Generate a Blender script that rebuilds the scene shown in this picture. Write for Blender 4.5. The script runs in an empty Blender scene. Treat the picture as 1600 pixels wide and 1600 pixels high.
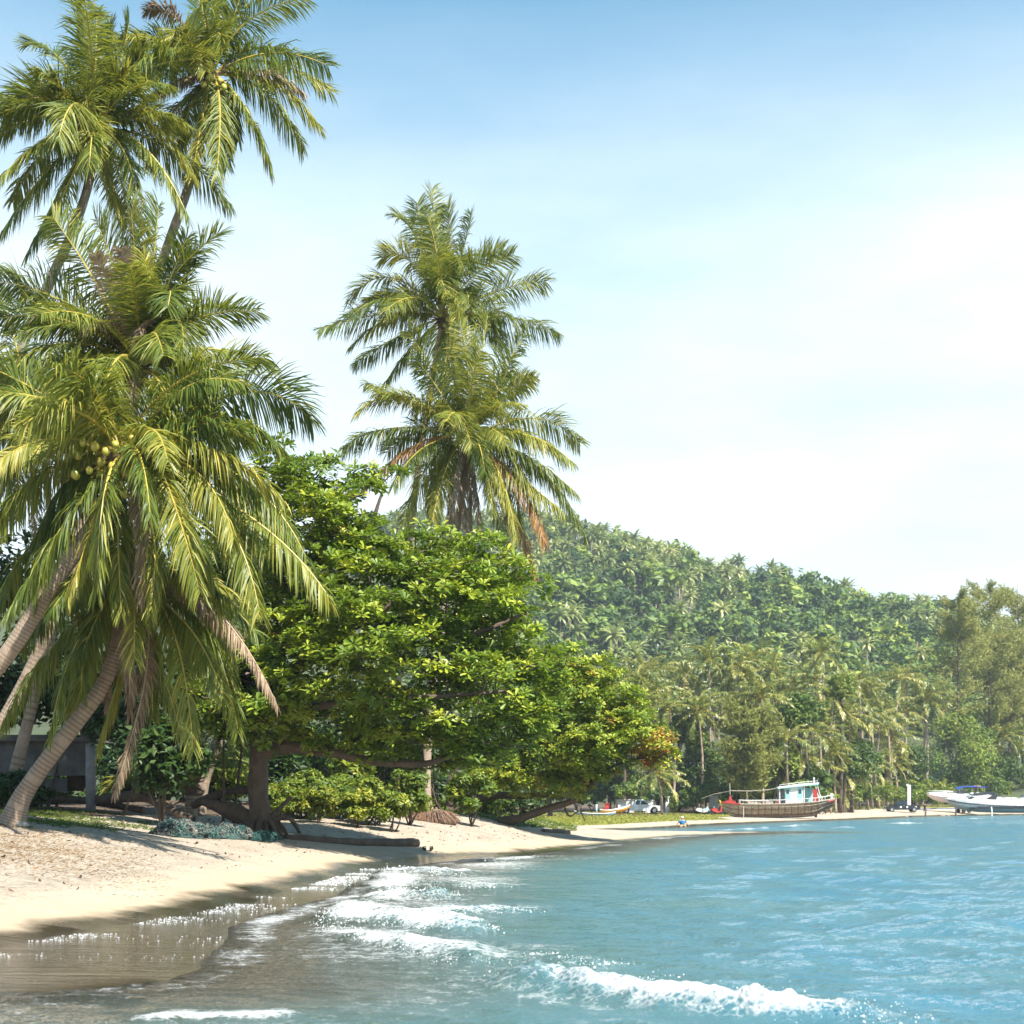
import bpy, math, random
import numpy as np
from mathutils import Vector

# ------------------------------------------------------------------ camera, sky, sun, exposure
SC = bpy.context.scene
COL = SC.collection
F, ZC, HY = 2400.0, 1.7, 1257.0          # focal length in photo pixels, eye height, horizon row of the photo
cam = bpy.data.cameras.new('camera')
cam.sensor_width = 36.0
cam.lens = F / 1600.0 * 36.0
cam.shift_y = (HY - 800.0) / 1600.0
cam.clip_start = 0.1
cam.clip_end = 6000.0
cam.dof.use_dof = True
cam.dof.focus_distance = 33.0
cam.dof.aperture_fstop = 2.8
camo = bpy.data.objects.new('camera', cam)
COL.objects.link(camo)
camo.location = (0, 0, ZC)
camo.rotation_euler = (math.radians(90), 0, 0)
SC.camera = camo

SUN_EL, SUN_AZ = math.radians(53), math.radians(138)      # azimuth from +Y (view direction) towards +X (right)
sun_to = Vector((math.sin(SUN_AZ) * math.cos(SUN_EL), math.cos(SUN_AZ) * math.cos(SUN_EL), math.sin(SUN_EL)))
sl = bpy.data.lights.new('sun', 'SUN')
sl.energy = 5.0
sl.angle = math.radians(0.53)
sl.color = (1.0, 0.95, 0.86)
so = bpy.data.objects.new('sun', sl)
COL.objects.link(so)
so.rotation_euler = sun_to.to_track_quat('Z', 'Y').to_euler()

W = bpy.data.worlds.new('World')
SC.world = W
W.use_nodes = True
nt = W.node_tree
for n in list(nt.nodes):
    nt.nodes.remove(n)
sky = nt.nodes.new('ShaderNodeTexSky')
sky.sky_type = 'NISHITA'
sky.sun_disc = False
sky.sun_elevation = SUN_EL
sky.sun_rotation = SUN_AZ
sky.air_density = 1.0
sky.dust_density = 0.6
sky.ozone_density = 1.0
tc = nt.nodes.new('ShaderNodeTexCoord')
sx = nt.nodes.new('ShaderNodeSeparateXYZ')
nt.links.new(tc.outputs['Generated'], sx.inputs[0])
# thin veil of cloud: strongest low down, broken by soft streaks
mp = nt.nodes.new('ShaderNodeMapping')
mp.inputs['Scale'].default_value = (1.6, 1.6, 5.0)
nt.links.new(tc.outputs['Generated'], mp.inputs[0])
nz = nt.nodes.new('ShaderNodeTexNoise')
nz.inputs['Scale'].default_value = 1.7
nz.inputs['Detail'].default_value = 6
nz.inputs['Roughness'].default_value = 0.55
nt.links.new(mp.outputs[0], nz.inputs['Vector'])
mr = nt.nodes.new('ShaderNodeMapRange')          # veil against height
mr.inputs['From Min'].default_value = 0.29
mr.inputs['From Max'].default_value = 0.555
mr.inputs['To Min'].default_value = 0.92
mr.inputs['To Max'].default_value = 0.0
mr.interpolation_type = 'SMOOTHSTEP'
nt.links.new(sx.outputs['Z'], mr.inputs['Value'])
mr2 = nt.nodes.new('ShaderNodeMapRange')
mr2.inputs['From Min'].default_value = 0.3
mr2.inputs['From Max'].default_value = 0.65
mr2.inputs['To Min'].default_value = 0.72
mr2.inputs['To Max'].default_value = 1.1
nt.links.new(nz.outputs['Fac'], mr2.inputs['Value'])
mu = nt.nodes.new('ShaderNodeMath'); mu.operation = 'MULTIPLY'; mu.use_clamp = True
nt.links.new(mr.outputs[0], mu.inputs[0]); nt.links.new(mr2.outputs[0], mu.inputs[1])
hs = nt.nodes.new('ShaderNodeHueSaturation')
hs.inputs['Saturation'].default_value = 1.7
hs.inputs['Hue'].default_value = 0.475
hs.inputs['Value'].default_value = 1.1
nt.links.new(sky.outputs[0], hs.inputs['Color'])
mx = nt.nodes.new('ShaderNodeMix'); mx.data_type = 'RGBA'
nt.links.new(mu.outputs[0], mx.inputs['Factor'])
nt.links.new(hs.outputs[0], mx.inputs['A'])
mx.inputs['B'].default_value = (6.45, 7.2, 7.7, 1)
bg = nt.nodes.new('ShaderNodeBackground')
bg.inputs['Strength'].default_value = 0.072
nt.links.new(mx.outputs['Result'], bg.inputs['Color'])
wo = nt.nodes.new('ShaderNodeOutputWorld')
nt.links.new(bg.outputs[0], wo.inputs['Surface'])

HAZE = 0.00017
SC.view_settings.view_transform = 'Standard'
SC.view_settings.look = 'None'
SC.view_settings.exposure = 1.3
SC.view_settings.gamma = 1.0
SC.view_settings.use_curve_mapping = False
cy = SC.cycles
cy.max_bounces = 6; cy.diffuse_bounces = 3; cy.glossy_bounces = 3; cy.transmission_bounces = 4
cy.transparent_max_bounces = 8; cy.volume_bounces = 0
cy.use_denoising = True
cy.sample_clamp_indirect = 4.0
cy.caustics_reflective = False; cy.caustics_refractive = False

# ------------------------------------------------------------------ helpers
R = np.random.default_rng
def V3(*a): return np.array(a, float)
def at(px, py, d):
    """world point seen at photo pixel (px, py) at depth d metres"""
    return np.array([(px - 800.0) / F * d, d, ZC + (HY - py) / F * d])
def nrm(a):
    a = np.asarray(a, float)
    return a / np.maximum(np.linalg.norm(a, axis=-1, keepdims=True), 1e-9)
def sstep(a, b, x):
    t = np.clip((x - a) / (b - a), 0, 1)
    return t * t * (3 - 2 * t)

def ordinal(k, n):
    """place in a row counted from the left, in words"""
    w = ['leftmost', 'second', 'third', 'fourth', 'fifth', 'sixth', 'seventh', 'eighth', 'ninth', 'tenth']
    if k == 0: return 'leftmost'
    if k == n - 1: return 'rightmost'
    if k < 10: return w[k] + ' from left'
    if n - 1 - k < 10: return w[n - 1 - k] + ' from right'
    return '%dth from left' % (k + 1)
class MB:
    """collects vertices and faces for one mesh"""
    def __init__(s): s.V = []; s.A = []; s.F = []; s.n = 0
    def add(s, V, Fs, mat=0, a=0.0):
        V = np.asarray(V, float).reshape(-1, 3)
        Fs = np.asarray(Fs, int)
        s.V.append(V)
        s.A.append(np.broadcast_to(np.asarray(a, float), (len(V),)).copy())
        s.F.append((Fs + s.n, mat))
        s.n += len(V)
        return s
    def more(s, base, Fs, mat=0):
        s.F.append((np.asarray(Fs, int) + base, mat))
    def merge(s, o, M=None, t=(0, 0, 0)):
        V = np.concatenate(o.V)
        if M is not None: V = V @ np.asarray(M).T
        s.V.append(V + np.asarray(t)); s.A += [np.concatenate(o.A)]
        for f, m in o.F: s.F.append((f + s.n, m))
        s.n += len(V)
    def mesh(s, name, mats, smooth=False, attrs=None):
        me = bpy.data.meshes.new(name)
        V = np.concatenate(s.V); A = np.concatenate(s.A)
        me.vertices.add(len(V)); me.vertices.foreach_set('co', V.astype(np.float32).ravel())
        loops = np.concatenate([f.ravel() for f, m in s.F]).astype(np.int32)
        sizes = np.concatenate([np.full(len(f), f.shape[1]) for f, m in s.F])
        mi = np.concatenate([np.full(len(f), m) for f, m in s.F]).astype(np.int32)
        me.loops.add(len(loops)); me.loops.foreach_set('vertex_index', loops)
        st = np.concatenate([[0], np.cumsum(sizes)[:-1]]).astype(np.int32)
        me.polygons.add(len(sizes)); me.polygons.foreach_set('loop_start', st)
        for m in (mats if isinstance(mats, (list, tuple)) else [mats]): me.materials.append(m)
        me.polygons.foreach_set('material_index', mi)
        me.polygons.foreach_set('use_smooth', np.full(len(sizes), bool(smooth)))
        at_ = me.attributes.new('v', 'FLOAT', 'POINT'); at_.data.foreach_set('value', A.astype(np.float32))
        for k, arr in (attrs or {}).items():
            q = me.attributes.new(k, 'FLOAT', 'POINT'); q.data.foreach_set('value', np.asarray(arr, np.float32))
        me.update(calc_edges=True)
        return me
    def build(s, name, mats, parent=None, smooth=False, attrs=None):
        return link(name, s.mesh(name, mats, smooth, attrs), parent)

def link(name, data, parent=None, loc=None):
    o = bpy.data.objects.new(name, data)
    COL.objects.link(o)
    if parent is not None: o.parent = parent; o.matrix_parent_inverse = INV(parent)
    if loc is not None: o.location = loc
    return o
from mathutils import Matrix
def INV(p):
    # parts are written in world coordinates; the parent Empties carry only a location
    return Matrix.Translation(-p.location)
def tag(o, label, cat, group=None):
    o['label'] = label; o['category'] = cat
    if group: o['group'] = group
    return o
def structure(o): o['kind'] = 'structure'; return o
def stuff(o, label=None, cat=None):
    o['kind'] = 'stuff'
    if label: o['label'] = label
    if cat: o['category'] = cat
    return o
def thing(name, label, cat, loc, group=None):
    o = bpy.data.objects.new(name, None); COL.objects.link(o)
    o.empty_display_size = 0.3
    o.location = [float(c) for c in loc]
    return tag(o, label, cat, group)

def box(c, s, rot=0.0):
    x, y, z = np.asarray(s) / 2
    V = np.array([[-x,-y,-z],[x,-y,-z],[x,y,-z],[-x,y,-z],[-x,-y,z],[x,-y,z],[x,y,z],[-x,y,z]])
    if rot:
        ca, sa = math.cos(rot), math.sin(rot)
        V = V @ np.array([[ca, sa, 0], [-sa, ca, 0], [0, 0, 1]])
    return V + np.asarray(c), np.array([[0,3,2,1],[4,5,6,7],[0,1,5,4],[1,2,6,5],[2,3,7,6],[3,0,4,7]])
def tube(P, r, sides=8, caps=True):
    P = np.asarray(P, float); n = len(P)
    r = np.broadcast_to(np.asarray(r, float), (n,))
    T = nrm(np.gradient(P, axis=0))
    N = np.zeros_like(P)
    a = np.cross(T[0], [0, 0, 1.0])
    if np.linalg.norm(a) < 0.1: a = np.cross(T[0], [1.0, 0, 0])
    N[0] = nrm(a)
    for i in range(1, n):
        v = N[i-1] - T[i] * np.dot(N[i-1], T[i]); N[i] = nrm(v)
    B = np.cross(T, N)
    th = np.arange(sides) * 2 * math.pi / sides
    V = P[:, None] + r[:, None, None] * (np.cos(th)[None, :, None] * N[:, None] + np.sin(th)[None, :, None] * B[:, None])
    V = V.reshape(-1, 3)
    i = np.arange(n - 1)[:, None] * sides; j = np.arange(sides)[None]; k = (j + 1) % sides
    Q = np.stack([i + j, i + k, i + sides + k, i + sides + j], -1).reshape(-1, 4)
    return V, Q
def cap_fan(mb, base, sides, n, mat=0):
    c = np.arange(sides)
    mb.F.append((np.array([base + c[::-1]]), mat)); mb.F.append((np.array([base + (n-1)*sides + c]), mat))
def add_tube(mb, P, r, sides=8, mat=0, a=0.0, caps=True):
    b = mb.n; V, Q = tube(P, r, sides); mb.add(V, Q, mat, a)
    if caps: cap_fan(mb, b, sides, len(P), mat)
def spline(P, n):
    """Catmull-Rom through the points, n samples"""
    P = np.asarray(P, float)
    P = np.vstack([2*P[0]-P[1], P, 2*P[-1]-P[-2]])
    t = np.linspace(0, len(P) - 3 - 1e-6, n); i = t.astype(int); u = (t - i)[:, None]
    a, b, c, d = P[i], P[i+1], P[i+2], P[i+3]
    return 0.5*((2*b) + (c-a)*u + (2*a-5*b+4*c-d)*u**2 + (3*b-a-3*c+d)*u**3)
def ico(sub=1):
    import bmesh
    bm = bmesh.new(); bmesh.ops.create_icosphere(bm, subdivisions=sub, radius=1)
    V = np.array([v.co[:] for v in bm.verts]); Fs = np.array([[v.index for v in f.verts] for f in bm.faces]); bm.free()
    return V, Fs
ICO1, ICO2, ICO3 = ico(1), ico(2), ico(3)
def noise3(P, scale, seed=0, octv=3):
    """cheap smooth pseudo noise in -1..1 from rotated sines"""
    g = R(seed); P = np.asarray(P, float); out = np.zeros(P.shape[:-1]); amp = 1; tot = 0
    for o in range(octv):
        for k in range(4):
            d = nrm(g.normal(size=3)) * scale * 2**o * g.uniform(.7, 1.4)
            out += amp * np.sin(P @ d + g.uniform(0, 6.28)) / 2; 
        tot += amp; amp *= 0.55
    return out / tot

# ------------------------------------------------------------------ materials
def new_mat(name):
    m = bpy.data.materials.new(name); m.use_nodes = True
    t = m.node_tree
    for n in list(t.nodes): t.nodes.remove(n)
    out = t.nodes.new('ShaderNodeOutputMaterial')
    return m, t, out
def N(t, kind, **kw):
    n = t.nodes.new('ShaderNode' + kind)
    for k, v in kw.items():
        if k.startswith('_'): setattr(n, k[1:], v)
        else: n.inputs[k.replace('__', ' ')].default_value = v
    return n
def L(t, a, b): t.links.new(a, b)
def c4(c): return (c[0], c[1], c[2], 1)
def ramp(t, fac, stops):
    n = t.nodes.new('ShaderNodeValToRGB'); e = n.color_ramp.elements
    while len(e) < len(stops): e.new(0.5)
    for q, (p, c) in zip(e, stops): q.position = p; q.color = c4(c)
    L(t, fac, n.inputs[0]); return n.outputs[0]
def math_(t, op, a, b=None, clamp=False):
    n = t.nodes.new('ShaderNodeMath'); n.operation = op; n.use_clamp = clamp
    for i, v in enumerate((a, b)):
        if v is None: continue
        if hasattr(v, 'is_linked'): L(t, v, n.inputs[i])
        else: n.inputs[i].default_value = v
    return n.outputs[0]
def noise(t, scale, detail=4, rough=0.5, vec=None, out='Fac'):
    n = N(t, 'TexNoise', Scale=scale, Detail=detail, Roughness=rough)
    if vec is not None: L(t, vec, n.inputs['Vector'])
    return n.outputs[out]
def mixc(t, fac, a, b):
    n = t.nodes.new('ShaderNodeMix'); n.data_type = 'RGBA'
    if hasattr(fac, 'is_linked'): L(t, fac, n.inputs['Factor'])
    else: n.inputs['Factor'].default_value = fac
    for k, v in (('A', a), ('B', b)):
        if hasattr(v, 'is_linked'): L(t, v, n.inputs[k])
        else: n.inputs[k].default_value = c4(v)
    return n.outputs['Result']
def geo_pos(t): return t.nodes.new('ShaderNodeNewGeometry').outputs['Position']
def attr(t, name='v'):
    n = t.nodes.new('ShaderNodeAttribute'); n.attribute_name = name; return n.outputs['Fac']

def leaf_mat(name, stops, trans=(0.25, 0.35, 0.03), tfac=0.28, rough=0.42, spec=0.4, rnd=0.5, nscale=0.0):
    """foliage: colour from the per-leaf value 'v' and a per-object random, some light coming through"""
    m, t, out = new_mat(name)
    oi = t.nodes.new('ShaderNodeObjectInfo')
    f = math_(t, 'ADD', attr(t), math_(t, 'MULTIPLY', math_(t, 'SUBTRACT', oi.outputs['Random'], 0.5), rnd), True)
    if nscale:
        f = math_(t, 'ADD', f, math_(t, 'MULTIPLY', math_(t, 'SUBTRACT', noise(t, nscale, 2, .5, geo_pos(t)), 0.5), 0.9), True)
    col = ramp(t, f, stops)
    p = N(t, 'BsdfPrincipled', Roughness=rough); p.inputs['Specular IOR Level'].default_value = spec
    L(t, col, p.inputs['Base Color'])
    tr = N(t, 'BsdfTranslucent')
    L(t, mixc(t, 0.55, col, trans), tr.inputs['Color'])
    ms = t.nodes.new('ShaderNodeMixShader'); ms.inputs[0].default_value = tfac
    L(t, p.outputs[0], ms.inputs[1]); L(t, tr.outputs[0], ms.inputs[2]); L(t, ms.outputs[0], out.inputs['Surface'])
    return m
def solid(name, col, rough=0.6, var=0.25, scale=6.0, bump=0.0, spec=0.4, col2=None, metallic=0.0, bscale=None):
    """painted / raw surface with noise wear"""
    m, t, out = new_mat(name)
    p = N(t, 'BsdfPrincipled', Roughness=rough, Metallic=metallic); p.inputs['Specular IOR Level'].default_value = spec
    co = t.nodes.new('ShaderNodeTexCoord').outputs['Object']
    nn = noise(t, scale, 6, 0.6, co)
    a = col2 if col2 else tuple(c * (1 - var) for c in col)
    L(t, ramp(t, nn, [(0.36, a), (0.62, col)]), p.inputs['Base Color'])
    if bump:
        b = N(t, 'Bump', Strength=1.0, Distance=bump); L(t, noise(t, bscale or scale * 3, 5, .6, co), b.inputs['Height'])
        L(t, b.outputs[0], p.inputs['Normal'])
    L(t, p.outputs[0], out.inputs['Surface'])
    return m
# ------------------------------------------------------------------ terrain shape
LAND = np.array([(-900,-60),(-14,-60),(-10.5,-5),(-8.2,8),(-6.9,14),(-6.0,18.2),(-4.9,24),(-4.3,32),(-3.9,40),(-3.0,46.5),(-1.2,50.2),(0.6,53),
    (2.6,60),(4.6,67),(6.6,75),(9.6,83.5),(14,90.5),(17.5,94.5),(12.5,93),(8,92.2),(4.2,94),(3.6,97.5),(6.2,103),(9.8,111),(14.5,125),(20.5,141),
    (35,170),(47,196),(61,227),(88,263),(130,300),(220,345),(900,420),(900,4000),(-900,4000)], float)
# the water's own edge: the last wave has drawn back and left a flat of wet sand below the dry beach
WATER = np.array([(-900,-60),(-14,-60),(-10.5,-5),(-8.6,8),(-7.4,13.2),(-5.6,13.6),(-4.2,14.0),(-3.3,14.8),(-3.2,16),(-3.45,18.5),(-3.9,21.5),(-3.75,25),(-3.3,28.5),(-3.3,33),(-3.15,38),(-2.4,44),(-1.0,49),(0.6,53)]
    + [tuple(p) for p in LAND[12:]], float)
def edge(X, Y):
    """signed distance to the edge of the water itself"""
    return shore(X, Y, WATER)
def shore(X, Y, LAND=LAND):
    """signed distance to the waterline, positive inland"""
    X = np.asarray(X, float); Y = np.asarray(Y, float)
    best = np.full(X.shape, 1e9); ins = np.zeros(X.shape, bool)
    n = len(LAND)
    for i in range(n):
        a, b = LAND[i], LAND[(i + 1) % n]; e = b - a
        t = np.clip(((X - a[0]) * e[0] + (Y - a[1]) * e[1]) / (e @ e), 0, 1)
        best = np.minimum(best, (X - a[0] - t * e[0])**2 + (Y - a[1] - t * e[1])**2)
        if a[1] != b[1]:
            c = ((a[1] > Y) != (b[1] > Y)) & (X < (b[0] - a[0]) * (Y - a[1]) / (b[1] - a[1]) + a[0])
            ins ^= c
    s = np.sqrt(best)
    return np.where(ins, s, -s)
def wob(X, Y, k=1.0, seed=3):
    return noise3(np.stack([X, Y, np.zeros_like(X)], -1), k, seed, 3)
def height(X, Y):
    X = np.asarray(X, float); Y = np.asarray(Y, float)
    s = shore(X, Y) + 0.30 * wob(X, Y, 0.55, 5) + 0.1 * wob(X, Y, 2.0, 6)
    far = sstep(92, 112, Y)
    spit = sstep(54, 64, Y) * (1 - sstep(96, 104, Y)) * sstep(-2.5, 4.0, X - (Y - 60) * 0.03)
    s = np.where(s > 0, s - .75 * (1 - far) * (1 - np.exp(-np.maximum(s, 0) / 1.0)), s)
    top = 1.9 * (1 - far) + (0.5 + 0.55 * sstep(28, 58, X) + 0.010 * np.clip(Y - 170, 0, 300)) * far
    ln = 6.5 * (1 - far) + 14 * far
    up = top * (1 - np.exp(-np.maximum(s, 0) / ln)) * (1 - 0.74 * spit)
    w = edge(X, Y) + 0.16 * wob(X, Y, 0.8, 7) + .05 * wob(X, Y, 3.0, 10)
    dn = np.where(w > -2, 0.045 * w, -0.09 + 0.11 * (w + 2)); dn = np.maximum(dn, -2.2)
    z = np.where(w > 0, 0.05 * (1 - np.exp(-np.maximum(w, 0) / 1.4)) + np.where(s > 0, up, 0), dn)
    z = z + np.where(s > 1.2, 1, 0) * sstep(1.2, 4, s) * (0.045 * wob(X, Y, 1.1, 8) + 0.02 * wob(X, Y, 4.5, 9)) * (1 - 0.5*far)
    return z
def h1(x, y): return float(height(np.array([x]), np.array([y]))[0])
_D = np.concatenate([np.arange(8, 120, 0.1), np.arange(120, 420, 0.5)])
def G(px, py):
    """ground point seen at photo pixel (px, py)"""
    X = (px - 800) / F * _D; Z = ZC + (HY - py) / F * _D
    H = height(X, _D)
    k = np.nonzero(Z <= H)[0]
    i = k[0] if len(k) else len(_D) - 1
    return np.array([X[i], _D[i], H[i]])
def Gd(px, d):
    x = (px - 800) / F * d
    return np.array([x, d, h1(x, d)])

# ---- ground sheet
def fan_grid(px0, px1, nc, d0, d1, nr, oy=0.0):
    u = np.linspace(px0, px1, nc); d = np.geomspace(d0, d1, nr)
    D, U = np.meshgrid(d, u, indexing='ij')
    return (U - 800) / F * D, D + oy
def grid_faces(nr, nc, keep=None):
    i = np.arange(nr - 1)[:, None] * nc; j = np.arange(nc - 1)[None]
    Q = np.stack([i + j, i + j + 1, i + nc + j + 1, i + nc + j], -1).reshape(-1, 4)
    return Q if keep is None else Q[keep[Q].any(1)]

def sand_material():
    m, t, out = new_mat('sand')
    pos = geo_pos(t)
    s = attr(t, 'shore'); gr = attr(t, 'grass')
    n1 = noise(t, 0.9, 6, .6, pos); n2 = noise(t, 14, 5, .65, pos); n3 = noise(t, 90, 3, .6, pos)
    dry = ramp(t, n1, [(0.3, (0.38, 0.315, 0.24)), (0.5, (0.45, 0.38, 0.295)), (0.72, (0.51, 0.435, 0.345))])
    spk = ramp(t, n2, [(0.36, (0.5, 0.46, 0.42)), (0.52, (1, 1, 1))])
    mm = t.nodes.new('ShaderNodeMix'); mm.data_type = 'RGBA'; mm.blend_type = 'MULTIPLY'; mm.inputs['Factor'].default_value = 0.7
    L(t, dry, mm.inputs['A']); L(t, spk, mm.inputs['B']); dry = mm.outputs['Result']
    # leaf litter specks on the upper beach
    vo = N(t, 'TexVoronoi', Scale=9.0, Randomness=1.0); L(t, pos, vo.inputs['Vector'])
    dots = math_(t, 'LESS_THAN', vo.outputs['Distance'], 0.13)
    lit = math_(t, 'MULTIPLY', dots, math_(t, 'GREATER_THAN', noise(t, 0.7, 4, .6, pos), 0.5))
    up = N(t, 'MapRange'); up.inputs['From Min'].default_value = 1.6; up.inputs['From Max'].default_value = 3.2; L(t, s, up.inputs['Value'])
    lit = math_(t, 'MULTIPLY', lit, up.outputs[0])
    dry = mixc(t, math_(t, 'MULTIPLY', lit, 0.75), dry, (0.13, 0.085, 0.05))
    # damp band along the water
    sn = math_(t, 'ADD', s, math_(t, 'MULTIPLY', math_(t, 'SUBTRACT', noise(t, 0.8, 5, .6, pos), .5), 1.2))
    dm = N(t, 'MapRange'); dm.inputs['From Min'].default_value = 2.3; dm.inputs['From Max'].default_value = 0.8; L(t, sn, dm.inputs['Value'])
    wt = N(t, 'MapRange'); wt.inputs['From Min'].default_value = 0.85; wt.inputs['From Max'].default_value = 0.35; L(t, sn, wt.inputs['Value'])
    col = mixc(t, dm.outputs[0], dry, (0.34, 0.265, 0.175))
    col = mixc(t, wt.outputs[0], col, (0.058, 0.045, 0.029))
    g = ramp(t, noise(t, 1.4, 5, .65, pos), [(0.3, (0.10, 0.13, 0.02)), (0.5, (0.20, 0.21, 0.035)), (0.7, (0.33, 0.29, 0.08))])
    gf = math_(t, 'ADD', gr, math_(t, 'MULTIPLY', math_(t, 'SUBTRACT', noise(t, 0.6, 5, .7, pos), .5), .8))
    gm = N(t, 'MapRange'); gm.inputs['From Min'].default_value = 0.4; gm.inputs['From Max'].default_value = 0.6; L(t, gf, gm.inputs['Value'])
    col = mixc(t, gm.outputs[0], col, g)
    so_ = attr(t, 'soil')
    sf = math_(t, 'ADD', so_, math_(t, 'MULTIPLY', math_(t, 'SUBTRACT', noise(t, 1.5, 5, .7, pos), .5), .9))
    sm = N(t, 'MapRange'); sm.inputs['From Min'].default_value = 0.4; sm.inputs['From Max'].default_value = 0.65; L(t, sf, sm.inputs['Value'])
    col = mixc(t, sm.outputs[0], col, (0.11, 0.075, 0.045))
    p = N(t, 'BsdfPrincipled'); L(t, col, p.inputs['Base Color'])
    rr = N(t, 'MapRange'); rr.inputs['To Min'].default_value = 0.95; rr.inputs['To Max'].default_value = 0.14; L(t, wt.outputs[0], rr.inputs['Value'])
    mpw = N(t, 'Mapping'); L(t, pos, mpw.inputs[0]); mpw.inputs['Scale'].default_value = (0.35, 2.4, 1.0); mpw.inputs['Rotation'].default_value = (0, 0, math.radians(-8))
    band = noise(t, 1.0, 5, .6, mpw.outputs[0])
    br = N(t, 'MapRange'); br.inputs['From Min'].default_value = .42; br.inputs['From Max'].default_value = .62; br.inputs['To Min'].default_value = .03; br.inputs['To Max'].default_value = .26; L(t, band, br.inputs['Value'])
    L(t, br.outputs[0], rr.inputs['To Max'])
    L(t, rr.outputs[0], p.inputs['Roughness'])
    p.inputs['Specular IOR Level'].default_value = 0.5
    hsum = math_(t, 'ADD', math_(t, 'MULTIPLY', n2, 1.0), math_(t, 'MULTIPLY', n3, 0.4))
    hsum = math_(t, 'ADD', hsum, math_(t, 'MULTIPLY', noise(t, 4.0, 4, .6, pos), 1.6))
    fp = N(t, 'TexVoronoi', Scale=1.7); fp.feature = 'SMOOTH_F1'; L(t, pos, fp.inputs['Vector'])
    fpr = N(t, 'MapRange'); fpr.inputs['From Max'].default_value = .3; fpr.inputs['To Max'].default_value = 1.5; L(t, fp.outputs['Distance'], fpr.inputs['Value'])
    hsum = math_(t, 'ADD', hsum, fpr.outputs[0])
    b = N(t, 'Bump', Distance=0.07)
    bs = N(t, 'MapRange'); bs.inputs['To Min'].default_value = 1.0; bs.inputs['To Max'].default_value = 0.03; L(t, dm.outputs[0], bs.inputs['Value'])
    L(t, bs.outputs[0], b.inputs['Strength']); L(t, hsum, b.inputs['Height']); L(t, b.outputs[0], p.inputs['Normal'])
    L(t, math_(t, 'MULTIPLY', wt.outputs[0], 1.0), p.inputs['Coat Weight']); p.inputs['Coat Roughness'].default_value = 0.08; p.inputs['Coat IOR'].default_value = 1.38
    mp2 = N(t, 'Mapping'); L(t, pos, mp2.inputs[0]); mp2.inputs['Scale'].default_value = (1.2, 7.0, 1.0); mp2.inputs['Rotation'].default_value = (0, 0, math.radians(-8))
    cb = N(t, 'Bump', Strength=1.0, Distance=0.022); L(t, noise(t, 1.0, 5, .6, mp2.outputs[0]), cb.inputs['Height']); L(t, cb.outputs[0], p.inputs['Coat Normal'])
    L(t, p.outputs[0], out.inputs['Surface'])
    return m
X, Y = fan_grid(-900, 2500, 290, 5, 900, 380)
# the fan plus a wide apron so that the sheet reaches past everything
S = shore(X, Y); Z = height(X, Y)
grassf = np.where(Y > 98, sstep(3.2, 5.5, S + 0.8 * wob(X, Y, .25, 12)), 0) * np.where(X > 22 + 0.0 * X, sstep(9, 13, S), 1)
soil = np.where(Y < 75, sstep(7.2, 9.5, S + 0.8 * wob(X, Y, .6, 14)), 0) + np.where(Y > 98, sstep(16, 20, S), 0)
mb = MB(); mb.add(np.stack([X, Y, Z], -1).reshape(-1, 3), grid_faces(*X.shape))
M_SAND = sand_material()
structure(mb.build('ground', M_SAND, None, True, {'shore': S.ravel(), 'grass': grassf.ravel(), 'soil': soil.ravel()}))
mb = MB()
far_pts = np.array([[-3000, -500, -3], [3000, -500, -3], [3000, 5000, -3], [-3000, 5000, -3]], float)
mb.add(far_pts, [[0, 1, 2, 3]])
structure(mb.build('seabed', solid('seabed_sand', (0.30, 0.27, 0.19), .9), None))

# ------------------------------------------------------------------ sea
def wline(pts): return np.array([[at(px, py, F * ZC / (py - HY))[0], F * ZC / (py - HY)] for px, py in pts])
# strokes of broken water: photo pixels, half width (m), foam amount, ridge height (m)
STROKES = [
    ([(640,1352),(604,1368),(596,1398),(530,1420),(490,1438)], .4, 1.2, .08),
    ([(488,1440),(540,1462),(610,1478),(690,1496),(780,1520)], .36, 1.3, .11),
    ([(772,1521),(830,1541),(905,1552),(1000,1560),(1090,1577),(1210,1588),(1330,1602),(1500,1640)], .38, 1.15, .25),
    ([(830,1490),(900,1505),(960,1512)], .30, .55, .07),
    ([(488,1439),(560,1441),(640,1449),(720,1457),(785,1455)], .5, 1.35, .18),
    ([(520,1424),(640,1430),(760,1424),(850,1432)], .42, 1.1, .10),
    ([(598,1360),(650,1364),(720,1372)], .7, 1.3, .15),
    ([(600,1396),(655,1404),(715,1402)], .6, 1.35, .2),
    ([(610,1380),(690,1385),(780,1390)], .6, .9, .07),
    ([(700,1470),(800,1480),(880,1490)], .3, .55, .04),
    ([(555,1487),(650,1484),(760,1478)], .25, .62, .03),
    ([(180,1590),(340,1591),(520,1587)], .2, 1.0, .04),
    ([(0,1562),(120,1558),(260,1566)], .12, .5, .01),
    ([(640,1520),(760,1540),(900,1575),(1000,1600)], .18, .5, .02),
    ([(762,1346),(800,1343),(850,1338)], .5, .95, .07),
    ([(850,1336),(920,1326),(1000,1316)], .45, .6, .02),
    ([(1000,1315),(1060,1308),(1130,1303),(1220,1300)], .7, .7, .03),
    ([(1110,1298),(1180,1296),(1240,1294)], .8, .9, .10),
    ([(1230,1292),(1275,1290)], .7, .9, .12),
    ([(1395,1288),(1450,1286)], .9, .9, .12),
    ([(1512,1280),(1545,1279)], 1.0, .9, .14),
    ([(1310,1295),(1340,1294)], .7, .7, .1),
]
X, Y = fan_grid(-260, 2000, 640, 6.5, 420, 620)
S = edge(X, Y)
depth = np.maximum(-height(X, Y), 0.0)
g = R(11)
amp = sstep(1.2, 8.0, -S)
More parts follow.
